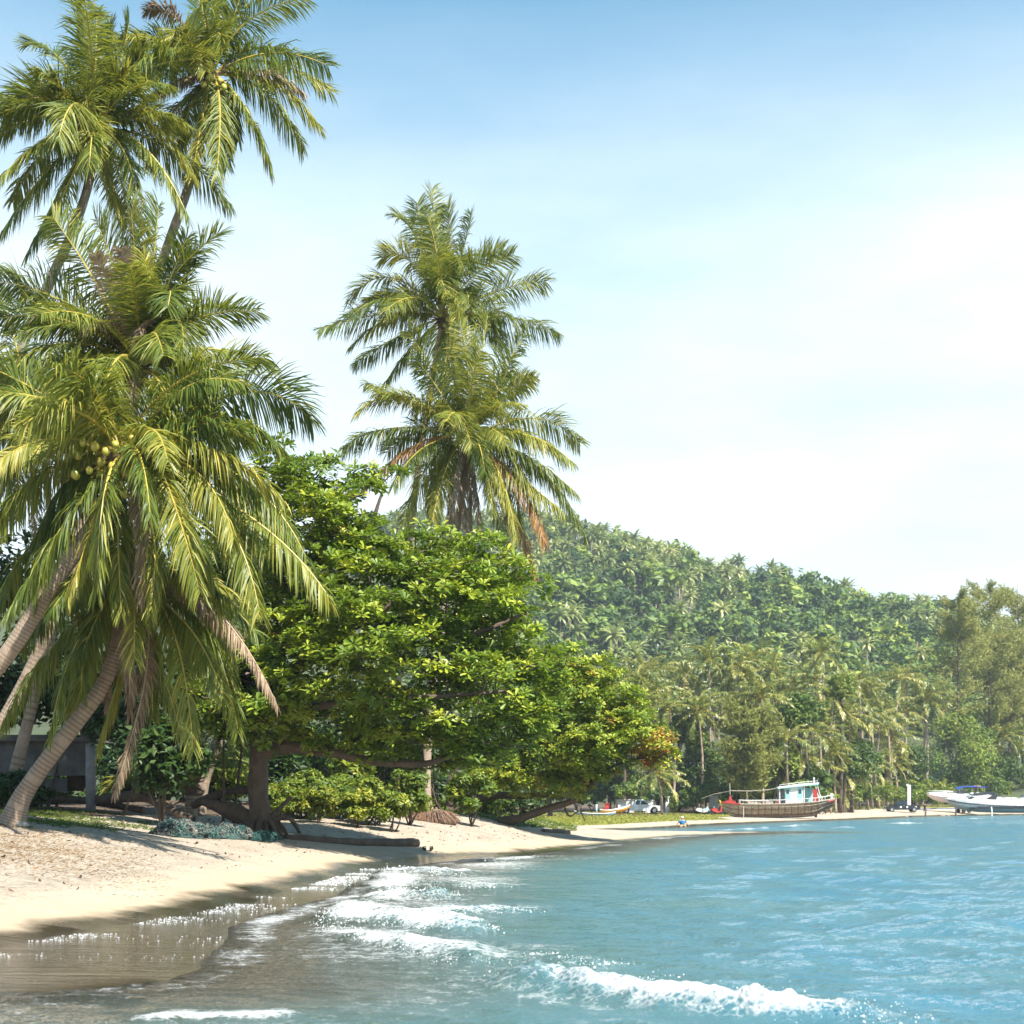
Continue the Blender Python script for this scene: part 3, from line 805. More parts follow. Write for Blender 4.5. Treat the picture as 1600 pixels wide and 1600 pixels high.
def almond_tree(name, label, base, poly, d, limbs, seed, npad=150, ros=26, depthk=1.15, dmax=4.2, shade=.42, parts=300, red=0.0, trunk_r=.3, sc=1.0, padr=(.42, .9), tips=None):
    """broad layered tree: flat leafy pads fill a crown of the given outline (taken at depth d), limbs lead to them"""
    g = R(seed)
    root = thing(name, label, 'tree', base)
    poly = np.array(poly, float); s = d / F
    lo, hi = poly.min(0), poly.max(0)
    cand = g.uniform(lo, hi, (9000, 2)); cand = cand[in_poly(cand, poly)]
    ed = poly_dist(cand, poly)
    keep = ed > 5 / sc; cand, ed = cand[keep], ed[keep]
    pads = []; hub = None
    for c, e in zip(cand, ed):
        th = min(dmax, e * s * depthk + .35)
        u = g.uniform(-1, 1); u = np.sign(u) * abs(u)**.6
        p = at(c[0], c[1], d + u * th)
        p[0] = p[0] / p[1] * (d + u * th * .5) if False else p[0]
        if all(np.sum(((p - q[0]) * np.array([1, .8, 1.9]))**2) > (.54 * sc)**2 for q in pads):
            pads.append((p, min(g.uniform(*padr), e * s * 1.05 + .12) * 1.0, e))
        if len(pads) >= npad: break
    # wood: trunk and limbs given, then a twig to each pad from the nearest limb point
    wood = MB(); nodes = []
    for pts, ra, rb in limbs:
        P = spline([np.asarray(q, float) for q in pts], 22)
        P = P + noise3(P, 2.2, seed, 2)[:, None] * np.array([.05, .05, .04])
        rr = np.linspace(ra, rb, 22); bq = len(wood.V); add_tube(wood, P, rr * (1 + .08 * noise3(P, 6, seed + 1, 2)), 14, 0, g.random() * .4); wood.V[bq] = wood.V[bq] + (noise3(wood.V[bq] * V3(3, 3, .8), 5, seed + 9, 2) * .16 * np.repeat(rr, 14))[:, None] * nrm(wood.V[bq] - np.repeat(P, 14, 0))
        nodes.append(P[4:])
    wood.build('trunk', M_BARK, root, True)
    nodes = np.concatenate(nodes); tw = MB()
    mid = np.array([p for p, r_, e in pads]).mean(0)
    order = np.argsort([np.linalg.norm((p - mid)) for p, r_, e in pads])
    for i in order:
        p, r_, e = pads[i]
        k = np.argmin(((nodes - p)**2).sum(1) + 2.0 * np.maximum(nodes[:, 2] - p[2], 0)**2)
        q = nodes[k]; m_ = (q + p) / 2 + np.array([0, 0, -.12]) + g.normal(0, .08, 3)
        P = spline([q, m_, p], 6); ln = np.linalg.norm(p - q)
        add_tube(tw, P, np.linspace(.02 + .012 * ln, .010, 6) * 1.2, 5, 0, g.random() * .5, caps=False)
        nodes = np.vstack([nodes, P[2:]])
        for _ in range(3):
            az = g.uniform(0, 6.28); t_ = p + np.array([math.cos(az), math.sin(az), .12]) * r_ * .8
            add_tube(tw, [p, (p + t_) / 2 - np.array([0, 0, .03]), t_], [.012, .009, .005], 4, 0, .2, caps=False)
    tw.build('branches', M_BARK, root, True)
    # leaves
    inst = []
    for p, r_, e in pads:
        n = int(ros * (r_ / .8)**2) + 5
        ang = g.uniform(0, 6.28, n); rad = np.sqrt(g.random(n)) * r_
        z = -.22 * (rad / r_)**2 * r_ + g.normal(0, .11, n)
        pos = p + np.stack([np.cos(ang) * rad, np.sin(ang) * rad, z], 1)
        tilt = np.stack([np.cos(ang) * .55 * rad / r_, np.sin(ang) * .55 * rad / r_, np.full(n, 1.0)], 1) + g.normal(0, .28, (n, 3))
        sh = shade + g.normal(0, .08)
        if tips is not None and np.linalg.norm((p - tips)[[0, 2]]) < .85: sh = .97
        for q, tv in zip(pos, tilt): inst.append((q, tv, sh + g.normal(0, .15), g.uniform(.75, 1.15)))
    camp = np.array([0, 0, ZC])
    # the rosettes on the outside, nearest the viewer's side of the crown, become parts of their own
    P_ = np.array([i[0] for i in inst])
    scr = np.stack([(P_[:, 0] / P_[:, 1]) * F, (P_[:, 2] - ZC) / P_[:, 1] * F], 1)
    cellk = {}
    for j in np.argsort(P_[:, 1]):
        kx = (int(scr[j, 0] // 24), int(scr[j, 1] // 20))
        if kx not in cellk: cellk[kx] = j
    front = set(sorted(cellk.values(), key=lambda j: P_[j, 1])[:parts])
    M_ = [MB() for _ in range(1)]
    rmesh = []
    for V, Q, A in ROS:
        for lev in (.28, .42, .56, .7):
            q = MB(); q.add(V * sc, Q, 0, np.clip(A + lev, 0, 1)); rmesh.append(q.mesh('leaf_rosette', M_ALMOND))
    fol = M_[0]
    for j, (q, tv, sh, s_) in enumerate(inst):
        if red and g.random() < red: sh = g.uniform(.84, 1.0)
        O = orient(tv, g)
        if j in front:
            li = int(np.clip((sh - .21) / .14, 0, 3)); me = rmesh[g.integers(0, 6) * 4 + li]
            o = bpy.data.objects.new('leaf_rosette', me); COL.objects.link(o); o.parent = root
            M4 = Matrix([[*(O[r0_] * s_), float(q[r0_] - root.location[r0_])] for r0_ in range(3)] + [[0, 0, 0, 1]])
            o.matrix_local = M4
        else:
            V, Q, A = ROS[g.integers(0, 6)]
            fol.add(V @ (O.T * s_ * sc) + q, Q, 0, np.clip(A + sh, 0, 1))
    stuff(fol.build('foliage', M_ALMOND, root))
    return root
# ------------------------------------------------------------------ foreground trees
def gp(px, py): return (*G(px, py), 1)          # ground point under a pixel, marked as a world point
def gd(px, d): return (*Gd(px, d), 1)

# leaning palm whose base shows at the left edge of the beach (crown hangs low)
bD = G(18, 1290); dD = bD[1]
palm('coconut_palm', 'curved leaning coconut palm rising from the dry grass at the left edge', (212, 918, dD + .3),
     [(*bD, 1), (35, 1245, dD), (72, 1190, dD), (118, 1130, dD + .1), (160, 1072, dD + .2), (182, 1015, dD + .2), (190, 965, dD + .3)],
     [(182, 880, 125, 1030, -1.2, 'y'), (110, 955, 78, 1150, -1.6), (95, 955, 5, 1130, -.8), (120, 890, 30, 1010, .8),
      (285, 930, 302, 1172, -1.6, 'y'), (262, 1000, 178, 1238, -1.2, 'd'), (345, 935, 372, 1145, -.5), (345, 900, 433, 1102, -.8, 'd'),
      (205, 1010, 152, 1170, .3), (240, 1000, 238, 1120, .6), (225, 960, 285, 1150, .9), (150, 960, 110, 1120, .8),
      (320, 880, 400, 990, .5), (270, 860, 340, 930, -1.5, 'y'), (150, 860, 70, 940, -1.0), (215, 840, 200, 800, .8)],
     101, Lf=3.7, nfill=16, coconuts=1, cpx=[(235,915),(205,925)], nl=140, ll=0.89, lw=0.033, r0=.205, r1=.15, bulge=1.75, hang=.8, fill_el=(55, -40), dry=2)
# big fruiting palm, trunk entering from the left
dC = dD - 2.2
palm('coconut_palm', 'large yellow-green coconut palm heavy with coconuts, trunk cut by the left edge', (190, 712, dC),
     [(*Gd(-190, dC + 1), 1), (-110, 1175, dC), (-40, 1085, dC), (20, 1010, dC), (72, 928, dC), (125, 850, dC), (165, 790, dC)],
     [(395, 545, 485, 655, .6), (345, 600, 432, 695, -.8), (400, 690, 480, 875, -.2), (420, 790, 512, 930, -.9, 'y'), (370, 745, 405, 955, -1.2),
      (245, 650, 312, 925, -2.0, 'y'), (300, 760, 300, 900, -1.5), (80, 650, -15, 730, -1.0, 'y'), (125, 770, 14, 955, -1.5, 'y'),
      (150, 790, 108, 935, -1.2, 'y'), (150, 530, 92, 645, -1.6, 'y'), (90, 615, -25, 570, .4), (240, 620, 262, 720, -1.9),
      (60, 700, -30, 850, -.5), (330, 700, 365, 840, -1.4), (260, 800, 235, 950, -.8), (60, 800, -10, 960, .2),
      (290, 560, 380, 600, -.9), (300, 640, 440, 780, -1.3), (180, 820, 190, 960, -.6)],
     102, Lf=4.2, nfill=20, coconuts=5, cpx=[(122,712),(148,698),(165,706),(180,694),(198,702),(140,735),(118,742),(188,756),(196,772),(246,714),(206,686),(158,722),(130,692),(176,730),(232,700),(212,724)], nl=147, ll=1.00, lw=0.034, r0=.2, r1=.16, hang=.85, fill_el=(70, -48), dry=2)
# upright shaggy crown just behind it
dK = dD + 4
palm('coconut_palm', 'shaggy upright palm crown with brown dead leaves, just above the coconut cluster', (218, 575, dK),
     [gd(-80, dK), (30, 1080, dK), (130, 860, dK), (195, 700, dK)],
     [(150, 430, 82, 338, -.5, 'y'), (185, 420, 150, 345, .6), (215, 430, 205, 328, -.3, 'y'), (238, 430, 248, 322, .3), (262, 440, 292, 372, -.6),
      (285, 480, 300, 398, .3), (280, 400, 262, 480, -1.4), (295, 430, 285, 560, -1.0), (120, 455, 0, 440, .2), (110, 470, -10, 500, -.9), (120, 500, 0, 575, -.7),
      (180, 460, 150, 400, -1.2, 'd'), (200, 450, 190, 390, -1.2, 'd'), (170, 470, 130, 520, -1.4, 'd'), (225, 470, 215, 540, -1.5, 'd'), (60, 480, 20, 430, .8), (70, 530, -30, 620, .2),
      (240, 480, 225, 400, -.9, 'y'), (265, 520, 300, 600, -.9), (320, 540, 330, 640, .2), (160, 520, 110, 640, -.8), (100, 560, 40, 690, .3)],
     103, Lf=3.9, nfill=26, nl=134, ll=0.97, lw=0.033, hang=.6, fill_el=(82, -45), dry=3)
# another crown filling the left edge
dL = dD + 6
palm('coconut_palm', 'half hidden palm crown at the left edge behind the coconut-laden palm', (45, 650, dL),
     [gd(-160, dL), (-90, 1050, dL), (-20, 820, dL)],
     [(30, 540, 0, 455, .2, 'k'), (90, 560, 130, 520, .5), (-20, 600, -70, 640, -.4), (20, 600, -10, 720, -1.2), (60, 640, 60, 790, -.8), (100, 640, 150, 740, .3, 'k'), (10, 680, -30, 830, -.3, 'k')],
     110, Lf=3.9, nfill=20, nl=103, ll=.95, lw=0.033, hang=.7, fill_el=(75, -45), dry=2)
# the two tall palms at the top left
dA = 43
palm('coconut_palm', 'tall dark green palm at top left with a thin leaning trunk', (150, 200, dA),
     [gd(-70, dA), (-30, 800, dA), (25, 570, dA), (78, 440, dA), (108, 375, dA), (135, 300, dA), (147, 235, dA)],
     [(128, 105, 122, 25, .4, 'k'), (148, 110, 152, 18, -.2, 'k'), (165, 110, 172, 38, .3, 'k'), (190, 105, 202, 32, .5, 'k'), (105, 65, 42, 70, .2, 'k'),
      (80, 90, 2, 190, .3, 'k'), (85, 125, -8, 168, -.4, 'k'), (70, 150, -10, 218, .4, 'k'), (85, 185, 0, 278, -.7), (85, 235, 0, 366, .3, 'k'), (105, 270, 42, 398, -.1, 'k'),
      (128, 240, 72, 365, -.8), (118, 80, 152, 240, -1.8, 'y'), (150, 150, 148, 245, -2.0, 'y'), (195, 205, 215, 305, -1.2, 'y'), (235, 200, 292, 335, -.4),
      (215, 150, 290, 195, -.3, 'y'), (240, 150, 300, 275, .3, 'y'), (205, 115, 222, 80, -.3, 'k'), (175, 90, 215, 130, -1.0), (170, 280, 190, 340, .3, 'y'), (110, 140, 60, 110, -1.2, 'k')],
     104, Lf=4.1, nfill=12, coconuts=1, cpx=[(125,222),(131,232)], nl=127, ll=1.05, lw=0.035, hang=.6, fill_el=(75, -20), dry=0)
dB = 45
palm('coconut_palm', 'tall palm cut by the top edge, with a cluster of yellowish coconuts', (331, 118, dB),
     [gd(10, dB), (90, 950, dB), (165, 700, dB), (222, 500, dB), (258, 395, dB), (285, 320, dB), (303, 262, dB), (322, 180, dB)],
     [(325, 30, 298, -45, .3), (342, 30, 352, -60, .2), (358, 50, 378, -12, -.4), (392, 55, 448, 82, .2, 'k'), (400, 85, 476, 148, .2, 'd'), (420, 112, 474, 232, -.5),
      (398, 165, 424, 265, -1.0, 'y'), (352, 140, 338, 280, -1.6, 'y'), (318, 170, 300, 278, -1.2, 'y'), (270, 85, 214, 118, .3, 'k'), (285, 110, 212, 168, -.4, 'd'), (275, 42, 206, 65, .2),
      (280, -5, 228, 18, -.2, 'd'), (300, 40, 322, 112, -1.8, 'y'), (275, 20, 270, 60, -1.5, 'y'), (340, 10, 350, 80, -1.6), (375, 130, 372, 220, .5, 'k'), (290, 150, 280, 240, .4, 'k'), (360, 150, 355, 260, .3)],
     105, Lf=4.0, nfill=10, coconuts=3, cpx=[(318,132),(332,121),(343,126),(325,142),(350,136)], nl=123, ll=1.00, lw=0.034, hang=.65, fill_el=(75, -10), dry=1)
# the pair in the middle
bF = Gd(671, 60.0); dF = 61.0
palm('coconut_palm', 'coconut palm rising above the almond tree, its flared trunk on an exposed root mound', (729, 685, dF),
     [(*bF, 1), (666, 1225, bF[1]), (672, 1120, bF[1] + .3), (695, 950, dF), (718, 800, dF)],
     [(700, 580, 702, 486, -.3, 'y'), (750, 580, 762, 490, .3), (778, 590, 818, 525, .2), (670, 560, 638, 518, .2), (625, 580, 558, 645, .2, 'y'), (600, 645, 536, 700, -.3),
      (660, 705, 630, 818, -1.3, 'y'), (695, 715, 675, 815, -1.5), (760, 690, 770, 800, -2.0, 'y'), (790, 710, 806, 842, -1.5, 'y'), (828, 735, 850, 850, -1.0, 'r'), (855, 690, 916, 842, .2),
      (828, 655, 894, 722, -.7, 'y'), (845, 618, 906, 692, .4, 'y'), (790, 612, 832, 588, -.5, 'y'), (705, 600, 738, 698, -2.2, 'y'), (790, 800, 826, 1000, .2, 'y'), (720, 760, 728, 830, -.8, 'd'),
      (640, 620, 575, 600, .5), (740, 590, 720, 510, -.8), (690, 610, 650, 560, -1.3), (770, 640, 800, 560, -1.0), (810, 740, 880, 800, -.9, 'y'), (815, 690, 900, 770, -.8), (650, 670, 570, 760, .3, 'r'),
      (705, 730, 700, 830, -1.3, 'd'), (740, 740, 752, 840, -1.0, 'd'), (800, 770, 838, 900, -.2, 'r')],
     106, Lf=4.3, nfill=22, coconuts=5, cpx=[(702,688),(712,693),(722,690),(732,696),(700,680),(718,682),(742,690),(752,684),(762,680),(770,688),(756,694),(728,702)], nl=119, ll=1.11, lw=0.039, r0=.2, r1=.13, bulge=2.3, hang=.7, fill_el=(80, -52), dry=3)
dE = 65.0
palm('coconut_palm', 'taller slender palm behind the almond tree, crown standing against the pale sky', (692, 498, dE),
     [(*Gd(622, dE), 1), (618, 1150, dE), (630, 950, dE), (655, 720, dE), (682, 560, dE)],
     [(678, 390, 675, 296, .2), (660, 390, 652, 318, -.4), (700, 390, 700, 322, .3), (722, 410, 736, 336, -.2), (655, 345, 618, 338, .3), (645, 375, 598, 402, -.3), (605, 385, 545, 470, .2, 'k'),
      (605, 435, 548, 495, -.5, 'k'), (610, 475, 500, 514, .1), (622, 520, 553, 568, -.2, 'k'), (785, 440, 852, 440, -.3, 'y'), (800, 480, 872, 522, .3, 'k'), (668, 360, 702, 475, -1.9, 'y'),
      (735, 420, 732, 480, -1.2), (640, 470, 600, 500, -1.6, 'y'), (710, 370, 725, 420, -1.3), (690, 400, 668, 340, -1.0, 'y'), (750, 470, 790, 530, .4, 'k'), (705, 520, 690, 610, -.7, 'y'), (640, 540, 600, 600, .6, 'k')],
     107, Lf=4.4, nfill=12, coconuts=4, nl=117, ll=1.16, lw=0.039, r0=.17, r1=.12, hang=.55, fill_el=(80, 5), dry=0)
# short young palm under the low fronds
bY = G(298, 1285); dY = bY[1] + 3
palm('young_palm', 'short young palm with bare leaf stalks between the net and the driftwood', (298, 1225, dY),
     [(*Gd(298, dY), 1), (298, 1262, dY)],
     [(275, 1150, 215, 1110, .3), (292, 1140, 285, 1060, -.2), (305, 1140, 320, 1050, .2), (318, 1150, 360, 1100, -.3), (250, 1180, 205, 1190, .3, 'k'), (262, 1190, 230, 1240, -.6, 'd'), (300, 1150, 300, 1080, .8)],
     108, Lf=3.4, nfill=5, nl=72, ll=0.81, lw=0.035, r0=.19, r1=.16, bulge=1.35, hang=.6, fill_el=(75, 35), dry=0)
# palm trunk leaning behind the almond tree, its crown lost in the leaves
dH = dY + 3
palm('coconut_palm', 'thick palm trunk leaning right behind the young palm, crown lost among leaves', (395, 1010, dH),
     [gd(308, dH), (320, 1215, dH), (340, 1160, dH), (372, 1080, dH)],
     [(350, 960, 300, 1010, .3), (430, 960, 470, 1010, .2), (360, 1050, 330, 1130, -.5), (380, 950, 370, 880, .3)],
     109, Lf=3.2, nfill=8, nl=55, ll=0.81, r0=.22, r1=.17, hang=.6, fill_el=(75, 0), dry=0)

# the broad sea almond in the middle
bT = G(412, 1306); dT = bT[1]
T0 = bT + np.array([0, 0, -.1])
POLY1 = [(400,705),(438,684),(512,690),(548,722),(600,700),(642,728),(610,756),(560,790),(612,812),(700,812),(762,806),(800,842),(882,858),(855,885),(862,932),(832,958),(852,1002),(905,1012),(880,1100),(838,1175),
         (770,1205),(690,1212),(590,1196),(520,1184),(460,1178),(390,1168),(330,1150),(288,1112),(300,1052),(370,1000),(395,900)]
limbs = [
    ([T0, at(408, 1260, dT), at(402, 1200, dT), at(404, 1150, dT), at(425, 1060, dT + .4)], .33, .22),
    ([at(404, 1180, dT), at(450, 1168, dT - .3), at(520, 1176, dT - .7), at(590, 1192, dT - 1.0), at(680, 1190, dT - 1.2), at(760, 1150, dT - 1.2)], .22, .06),
    ([at(425, 1060, dT + .4), at(460, 960, dT + .8), at(500, 860, dT + 1), at(490, 760, dT + 1)], .22, .05),
    ([at(425, 1070, dT + .4), at(520, 1000, dT), at(640, 930, dT - .4), at(760, 880, dT - .6)], .2, .05),
    ([at(500, 1010, dT), at(620, 1010, dT - 1), at(740, 990, dT - 1.3), at(820, 960, dT - 1.2)], .13, .04),
    ([at(410, 1120, dT), at(520, 1100, dT - 1.4), at(660, 1090, dT - 2.2), at(790, 1080, dT - 2.2)], .17, .04),
    ([at(410, 1120, dT), at(370, 1080, dT - .8), at(330, 1090, dT - 1.4)], .12, .04),
    ([at(460, 960, dT + .8), at(560, 860, dT + 1.6), at(600, 760, dT + 1.6)], .12, .04),
    ([at(640, 930, dT - .4), at(700, 860, dT + .4), at(740, 830, dT + .6)], .09, .03),
    ([at(560, 1000, dT), at(640, 960, dT + 2), at(720, 960, dT + 3)], .1, .03),
]
almond_tree('almond_tree', 'broad glossy green tree with layered leaf tiers and a dark trunk above the beached log', T0, POLY1, dT - .6, limbs, 201, npad=330, ros=26, shade=.50)
# flared roots and stub branches at its foot
# second almond further along, leaning over the sand
bU = G(790, 1290); dU = bU[1] + 1
POLY2 = [(842,1008),(900,1002),(962,1028),(1005,1085),(1046,1140),(1064,1182),(1040,1200),(985,1205),(945,1222),(905,1252),(860,1248),(800,1246),(740,1228),(700,1206),(760,1188),(830,1110)]
U0 = Gd(778, dU)
limbs = [
    ([U0, at(815, 1278, dU), at(860, 1262, dU), at(905, 1246, dU), at(935, 1205, dU)], .22, .10),
    ([Gd(700, dU + 2), at(720, 1262, dU + 2), at(760, 1245, dU + 2), at(830, 1243, dU + 1.5), at(880, 1246, dU + 1)], .26, .10),
    ([at(705, 1262, dU + 2), at(704, 1220, dU + 2), at(730, 1160, dU + 2), at(800, 1100, dU + 1)], .24, .08),
    ([at(935, 1205, dU), at(955, 1160, dU), at(950, 1090, dU)], .09, .03),
    ([at(905, 1246, dU), at(960, 1196, dU - .5), at(1040, 1180, dU - .8)], .08, .03),
    ([at(800, 1100, dU + 1), at(860, 1080, dU + 1), at(900, 1040, dU + 1)], .09, .03),
    ([at(880, 1255, dU), at(890, 1275, dU - .3), at(905, 1268, dU - .5), at(912, 1285, dU - .6)], .05, .02),
]
almond_tree('almond_tree', 'smaller almond tree with reddish leaf tips leaning right over the sand', U0, POLY2, dU - .4, limbs, 202, npad=240, ros=26, shade=.54, tips=at(1022, 1172, dU - .4), red=.05, dmax=3.2, sc=.95)

# ---------- shrubs and dark wood behind the beach on the left
M_BUSH = leaf_mat('bush_leaf', [(0.0, (0.03, 0.06, 0.012)), (0.4, (0.08, 0.14, 0.018)), (0.7, (0.20, 0.25, 0.025)), (1.0, (0.38, 0.36, 0.05))], (0.35, 0.42, 0.03), .3, .45, .35, .25)
M_SHADELEAF = leaf_mat('shaded_leaf', [(0.0, (0.012, 0.03, 0.008)), (0.5, (0.03, 0.065, 0.012)), (1.0, (0.07, 0.11, 0.02))], (0.12, 0.2, 0.02), .2, .45, .35, .3)  # leaf colour darkened for growth standing in shade
def bush(name, label, px, d, py_c, rpx, n, size, mat, seed, group=None, shade=.5, lumps=16, stems=5, cat='shrub', rd=None):
    g = R(seed); s = d / F
    b = Gd(px, d); c = at(px, py_c, d); r = np.array([rpx[0] * s, (rd or rpx[0] * .8) * s, rpx[1] * s])
    root = thing(name, label, cat, b, group)
    mb = MB()
    for k in range(stems):
        e = c + g.normal(0, .3, 3) * r; bb = b + np.append(g.normal(0, .12 * r[0], 2), -.05)
        add_tube(mb, spline([bb, (bb + e) / 2 + g.normal(0, .12, 3) * r, e], 6), np.linspace(.03 + .01 * r[2], .008, 6) , 5, 0, .3)
    mb.build('stem', M_BARK, root, True)
    crown_mb(c, r, n, size, g, lumps, .6, shade, lr=.45, low=-.9 if cat != 'tree' else -.5).build('foliage', mat, root)
    return root
gq0 = R(71); dS = dT + 9
for k, (px, py, rx, ry, lab) in enumerate([
        (470, 1246, 46, 44, 'bright yellow-green shrub right beside the dark almond trunk'),
        (528, 1242, 54, 46, 'sunlit yellow-green shrub in the middle of the gap under the tree'),
        (585, 1248, 46, 38, 'yellow-tipped shrub left of the slender palm trunk'),
        (640, 1236, 36, 42, 'mid green shrub between the two palm trunks'),
        (360, 1215, 34, 36, 'sunlit shrub seen left of the almond trunk behind the fallen branch')]):
    bush('shrub', lab, px, dS + (k % 2) * 1.5, py, (rx, ry), 2600, .2, M_BUSH, 300 + k, 'sunlit shrubs behind the beach', .56 if k != 3 else .42)
for k, (px, py, rx, ry, lab) in enumerate([
        (500, 1252, 34, 30, 'low bright shrub filling the gap right of the almond trunk'),
        (556, 1256, 34, 28, 'low bright shrub in the middle of the sunlit thicket'),
        (612, 1258, 30, 26, 'low bright shrub at the right end of the sunlit thicket'),
        (440, 1250, 30, 30, 'low bright shrub behind the almond roots')]):
    bush('shrub', lab, px, dS - 1.5, py, (rx, ry), 1800, .18, M_BUSH, 310 + k, 'sunlit shrubs behind the beach', .62, 14, 3)
for k, (px, py, rx, ry, lab) in enumerate([
        (735, 1238, 40, 34, 'green bush behind the palm root mound'),
        (690, 1175, 60, 50, 'tall leafy bush behind the flared palm trunk'),
        (600, 1160, 70, 60, 'dark bush under the lowest limb of the big tree'),
        (500, 1140, 80, 60, 'dark bush filling the shade right of the almond trunk')]):
    bush('shrub', lab, px, dS + 7 + k, py, (rx, ry), 2000, .28, M_BUSH if k < 1 else M_SHADELEAF, 320 + k, 'shaded shrubs under the almond', .4)
for k, (px, py, rx, ry, dd, lab) in enumerate([
        (255, 1180, 70, 75, 8, 'dark leafy bush behind the young palm'),
        (190, 1120, 80, 110, 10, 'tall dark tree behind the low palm fronds'),
        (60, 1080, 110, 120, 12, 'dark dense tree behind the leaning palms at far left'),
        (330, 1080, 90, 110, 11, 'dark tree between the leaning palm and the almond'),
        (120, 930, 130, 120, 14, 'large dark crown behind the coconut cluster'),
        (-60, 900, 120, 160, 15, 'dark tree cut by the left edge beside the thick trunk'),
        (380, 880, 90, 130, 13, 'mid green crown between the big palm and the almond'),
        (20, 1235, 60, 30, 10, 'low dark bush in the shade behind the shack')]):
    bush('shrub' if ry < 80 else 'shade_tree', lab, px, dD + dd, py, (rx, ry), 3000 if ry > 80 else 2000, .3, M_SHADELEAF if k != 6 else M_BUSH, 340 + k, 'shady growth behind the palms', .42 if k != 6 else .3, lumps=26, cat='shrub' if ry < 80 else 'tree', stems=5 if ry < 80 else 1)

for k in range(26):
    px = -120 + k * 37 + gq0.uniform(-14, 14); d_ = 62 + (k % 3) * 5 + (12 if px > 620 else 0)
    g_ = Gd(px, d_); pyb = HY - (g_[2] - ZC) / d_ * F; ry = gq0.uniform(52, 74) if px < 640 else gq0.uniform(24, 34)
    bush('thicket_shrub', '%s of the dense shrubs in the thicket behind the near beach' % ordinal(k, 26), px, d_, pyb - ry * .8, (46, ry), 1500, .34, M_SHADELEAF if px < 420 or k % 2 else M_BUSH, 380 + k, 'undergrowth behind the near beach', .45, 22, 3)
# ------------------------------------------------------------------ far palms: shared fronds, copied
gF = R(77)
def far_frond_mesh(k):
    g = R(900 + k)
    el = math.radians([72, 58, 45, 32, 18, 4, -12, -30][k]); l_ = 4.0
    d0 = np.array([math.cos(el), 0, math.sin(el)]); e2 = el - math.radians(62 - 3 * k); d1 = np.array([math.cos(e2), 0, math.sin(e2)])
    m = frond_mb((0, 0, 0), d0 * l_ * .5, d0 * l_ * .5 + d1 * l_ * .55, 30, .85, .11, .75, g, roll=g.normal(0, .3), vee=.3, sides=3, rad=.05, shade=-.03 + .02 * k)
    return m.mesh('frond', [M_FARP, M_RACHIS]), m
M_FARP = leaf_mat('far_palm_leaf', [(0.0, (0.05, 0.09, 0.02)), (0.35, (0.13, 0.175, 0.03)), (0.65, (0.27, 0.275, 0.06)), (1.0, (0.5, 0.44, 0.16))], (0.36, 0.38, 0.05), .3, .34, .55, .7)
FARF = [far_frond_mesh(k) for k in range(8)]
SH_PX = np.array([800, 1149, 1294, 1375, 1445, 1603, 1800]); SH_D = np.array([125., 141, 170, 196, 227, 263, 300])
def back(px, d, m=24.0):
    """keep a tree of the bay at least m metres behind the waterline"""
    return max(d, float(np.interp(px, SH_PX, SH_D)) + m)
def far_palm(label, px, py, d, seed, base_px=None, size=1.0, group=None, name='coconut_palm', nf=22):
    g = R(seed); d0_ = d; d = back(px, d, 34 if px < 1335 else 50); size = size * (d / d0_)**.7
    c = at(px, py, d); b = Gd(px + g.normal(0, 10) if base_px is None else base_px, d); b[2] -= .2
    root = thing(name, label, 'palm tree', b, group)
    mid = (b + c) / 2 + np.array([g.normal(0, .3), 0, 0])
    mb = MB(); add_tube(mb, spline([b, mid, c], 10), np.linspace(.20, .12, 10) * size * (.55 if name == 'young_palm' else 1), 7, 0, 0)
    mb.build('trunk', M_PTRUNK, root, True)
    az0 = g.uniform(0, 6.28)
    for k in range(nf):
        az = az0 + k * 2.399963 + g.normal(0, .15); i = min(7, int((k + g.random()) / nf * 8))
        o = bpy.data.objects.new('frond', FARF[i][0]); COL.objects.link(o); o.parent = root
        o.location = Vector(c - np.array(root.location)); o.rotation_euler = (g.normal(0, .08), g.normal(0, .12), az)
        s_ = size * g.uniform(.85, 1.12); o.scale = (s_, s_, s_)
    return root
q = 0
# palms one can pick out in the bay's grove
for lab, px, py, d, bp, sz in [
        ('palm with drooping pale fronds standing alone right of the white pickup', 1026, 1208, 181, 1034, .98),
        ('palm crown spread like a star, left of the feathery casuarina', 1088, 1108, 200, 1090, 1.1),
        ('palm with a tall bare trunk behind the stern of the wooden boat', 1326, 1118, 198, 1332, 1.1),
        ('low palm with golden hanging fronds just above the boat cabin', 1300, 1172, 196, 1306, .95),
        ('full round palm left of the big round green tree', 1394, 1152, 180, 1380, 1.15),
        ('highest palm of the grove, breaking the line of the hill', 1284, 1022, 214, 1284, 1.05),
        ('dark palm at the top of the grove above the casuarina', 1108, 1032, 216, 1110, 1.1),
        ('palm beside the darkest crown at the top of the grove, its right neighbour', 1150, 1040, 216, 1152, 1.05),
        ('palm left of the casuarinas with a dark upright crown', 1446, 1088, 190, 1446, 1.05),
        ('palm on a slanting trunk behind the speedboats, right of the round tree', 1568, 1150, 186, 1555, 1.05),
        ('lower palm at the right edge behind the white speedboat', 1604, 1176, 188, 1592, 1.0),
        ('palm half hidden behind the far end of the almond crown', 996, 1062, 204, 990, 1.1),
        ('palm with long bright fronds over the almond tip', 1012, 1098, 200, 1040, 1.1),
        ('palm rising behind the middle of the casuarina', 1190, 1090, 190, 1192, 1.05)]:
    far_palm(lab, px, py, d, 500 + q, bp, sz, 'palms picked out in the bay grove'); q += 1
g = R(61)
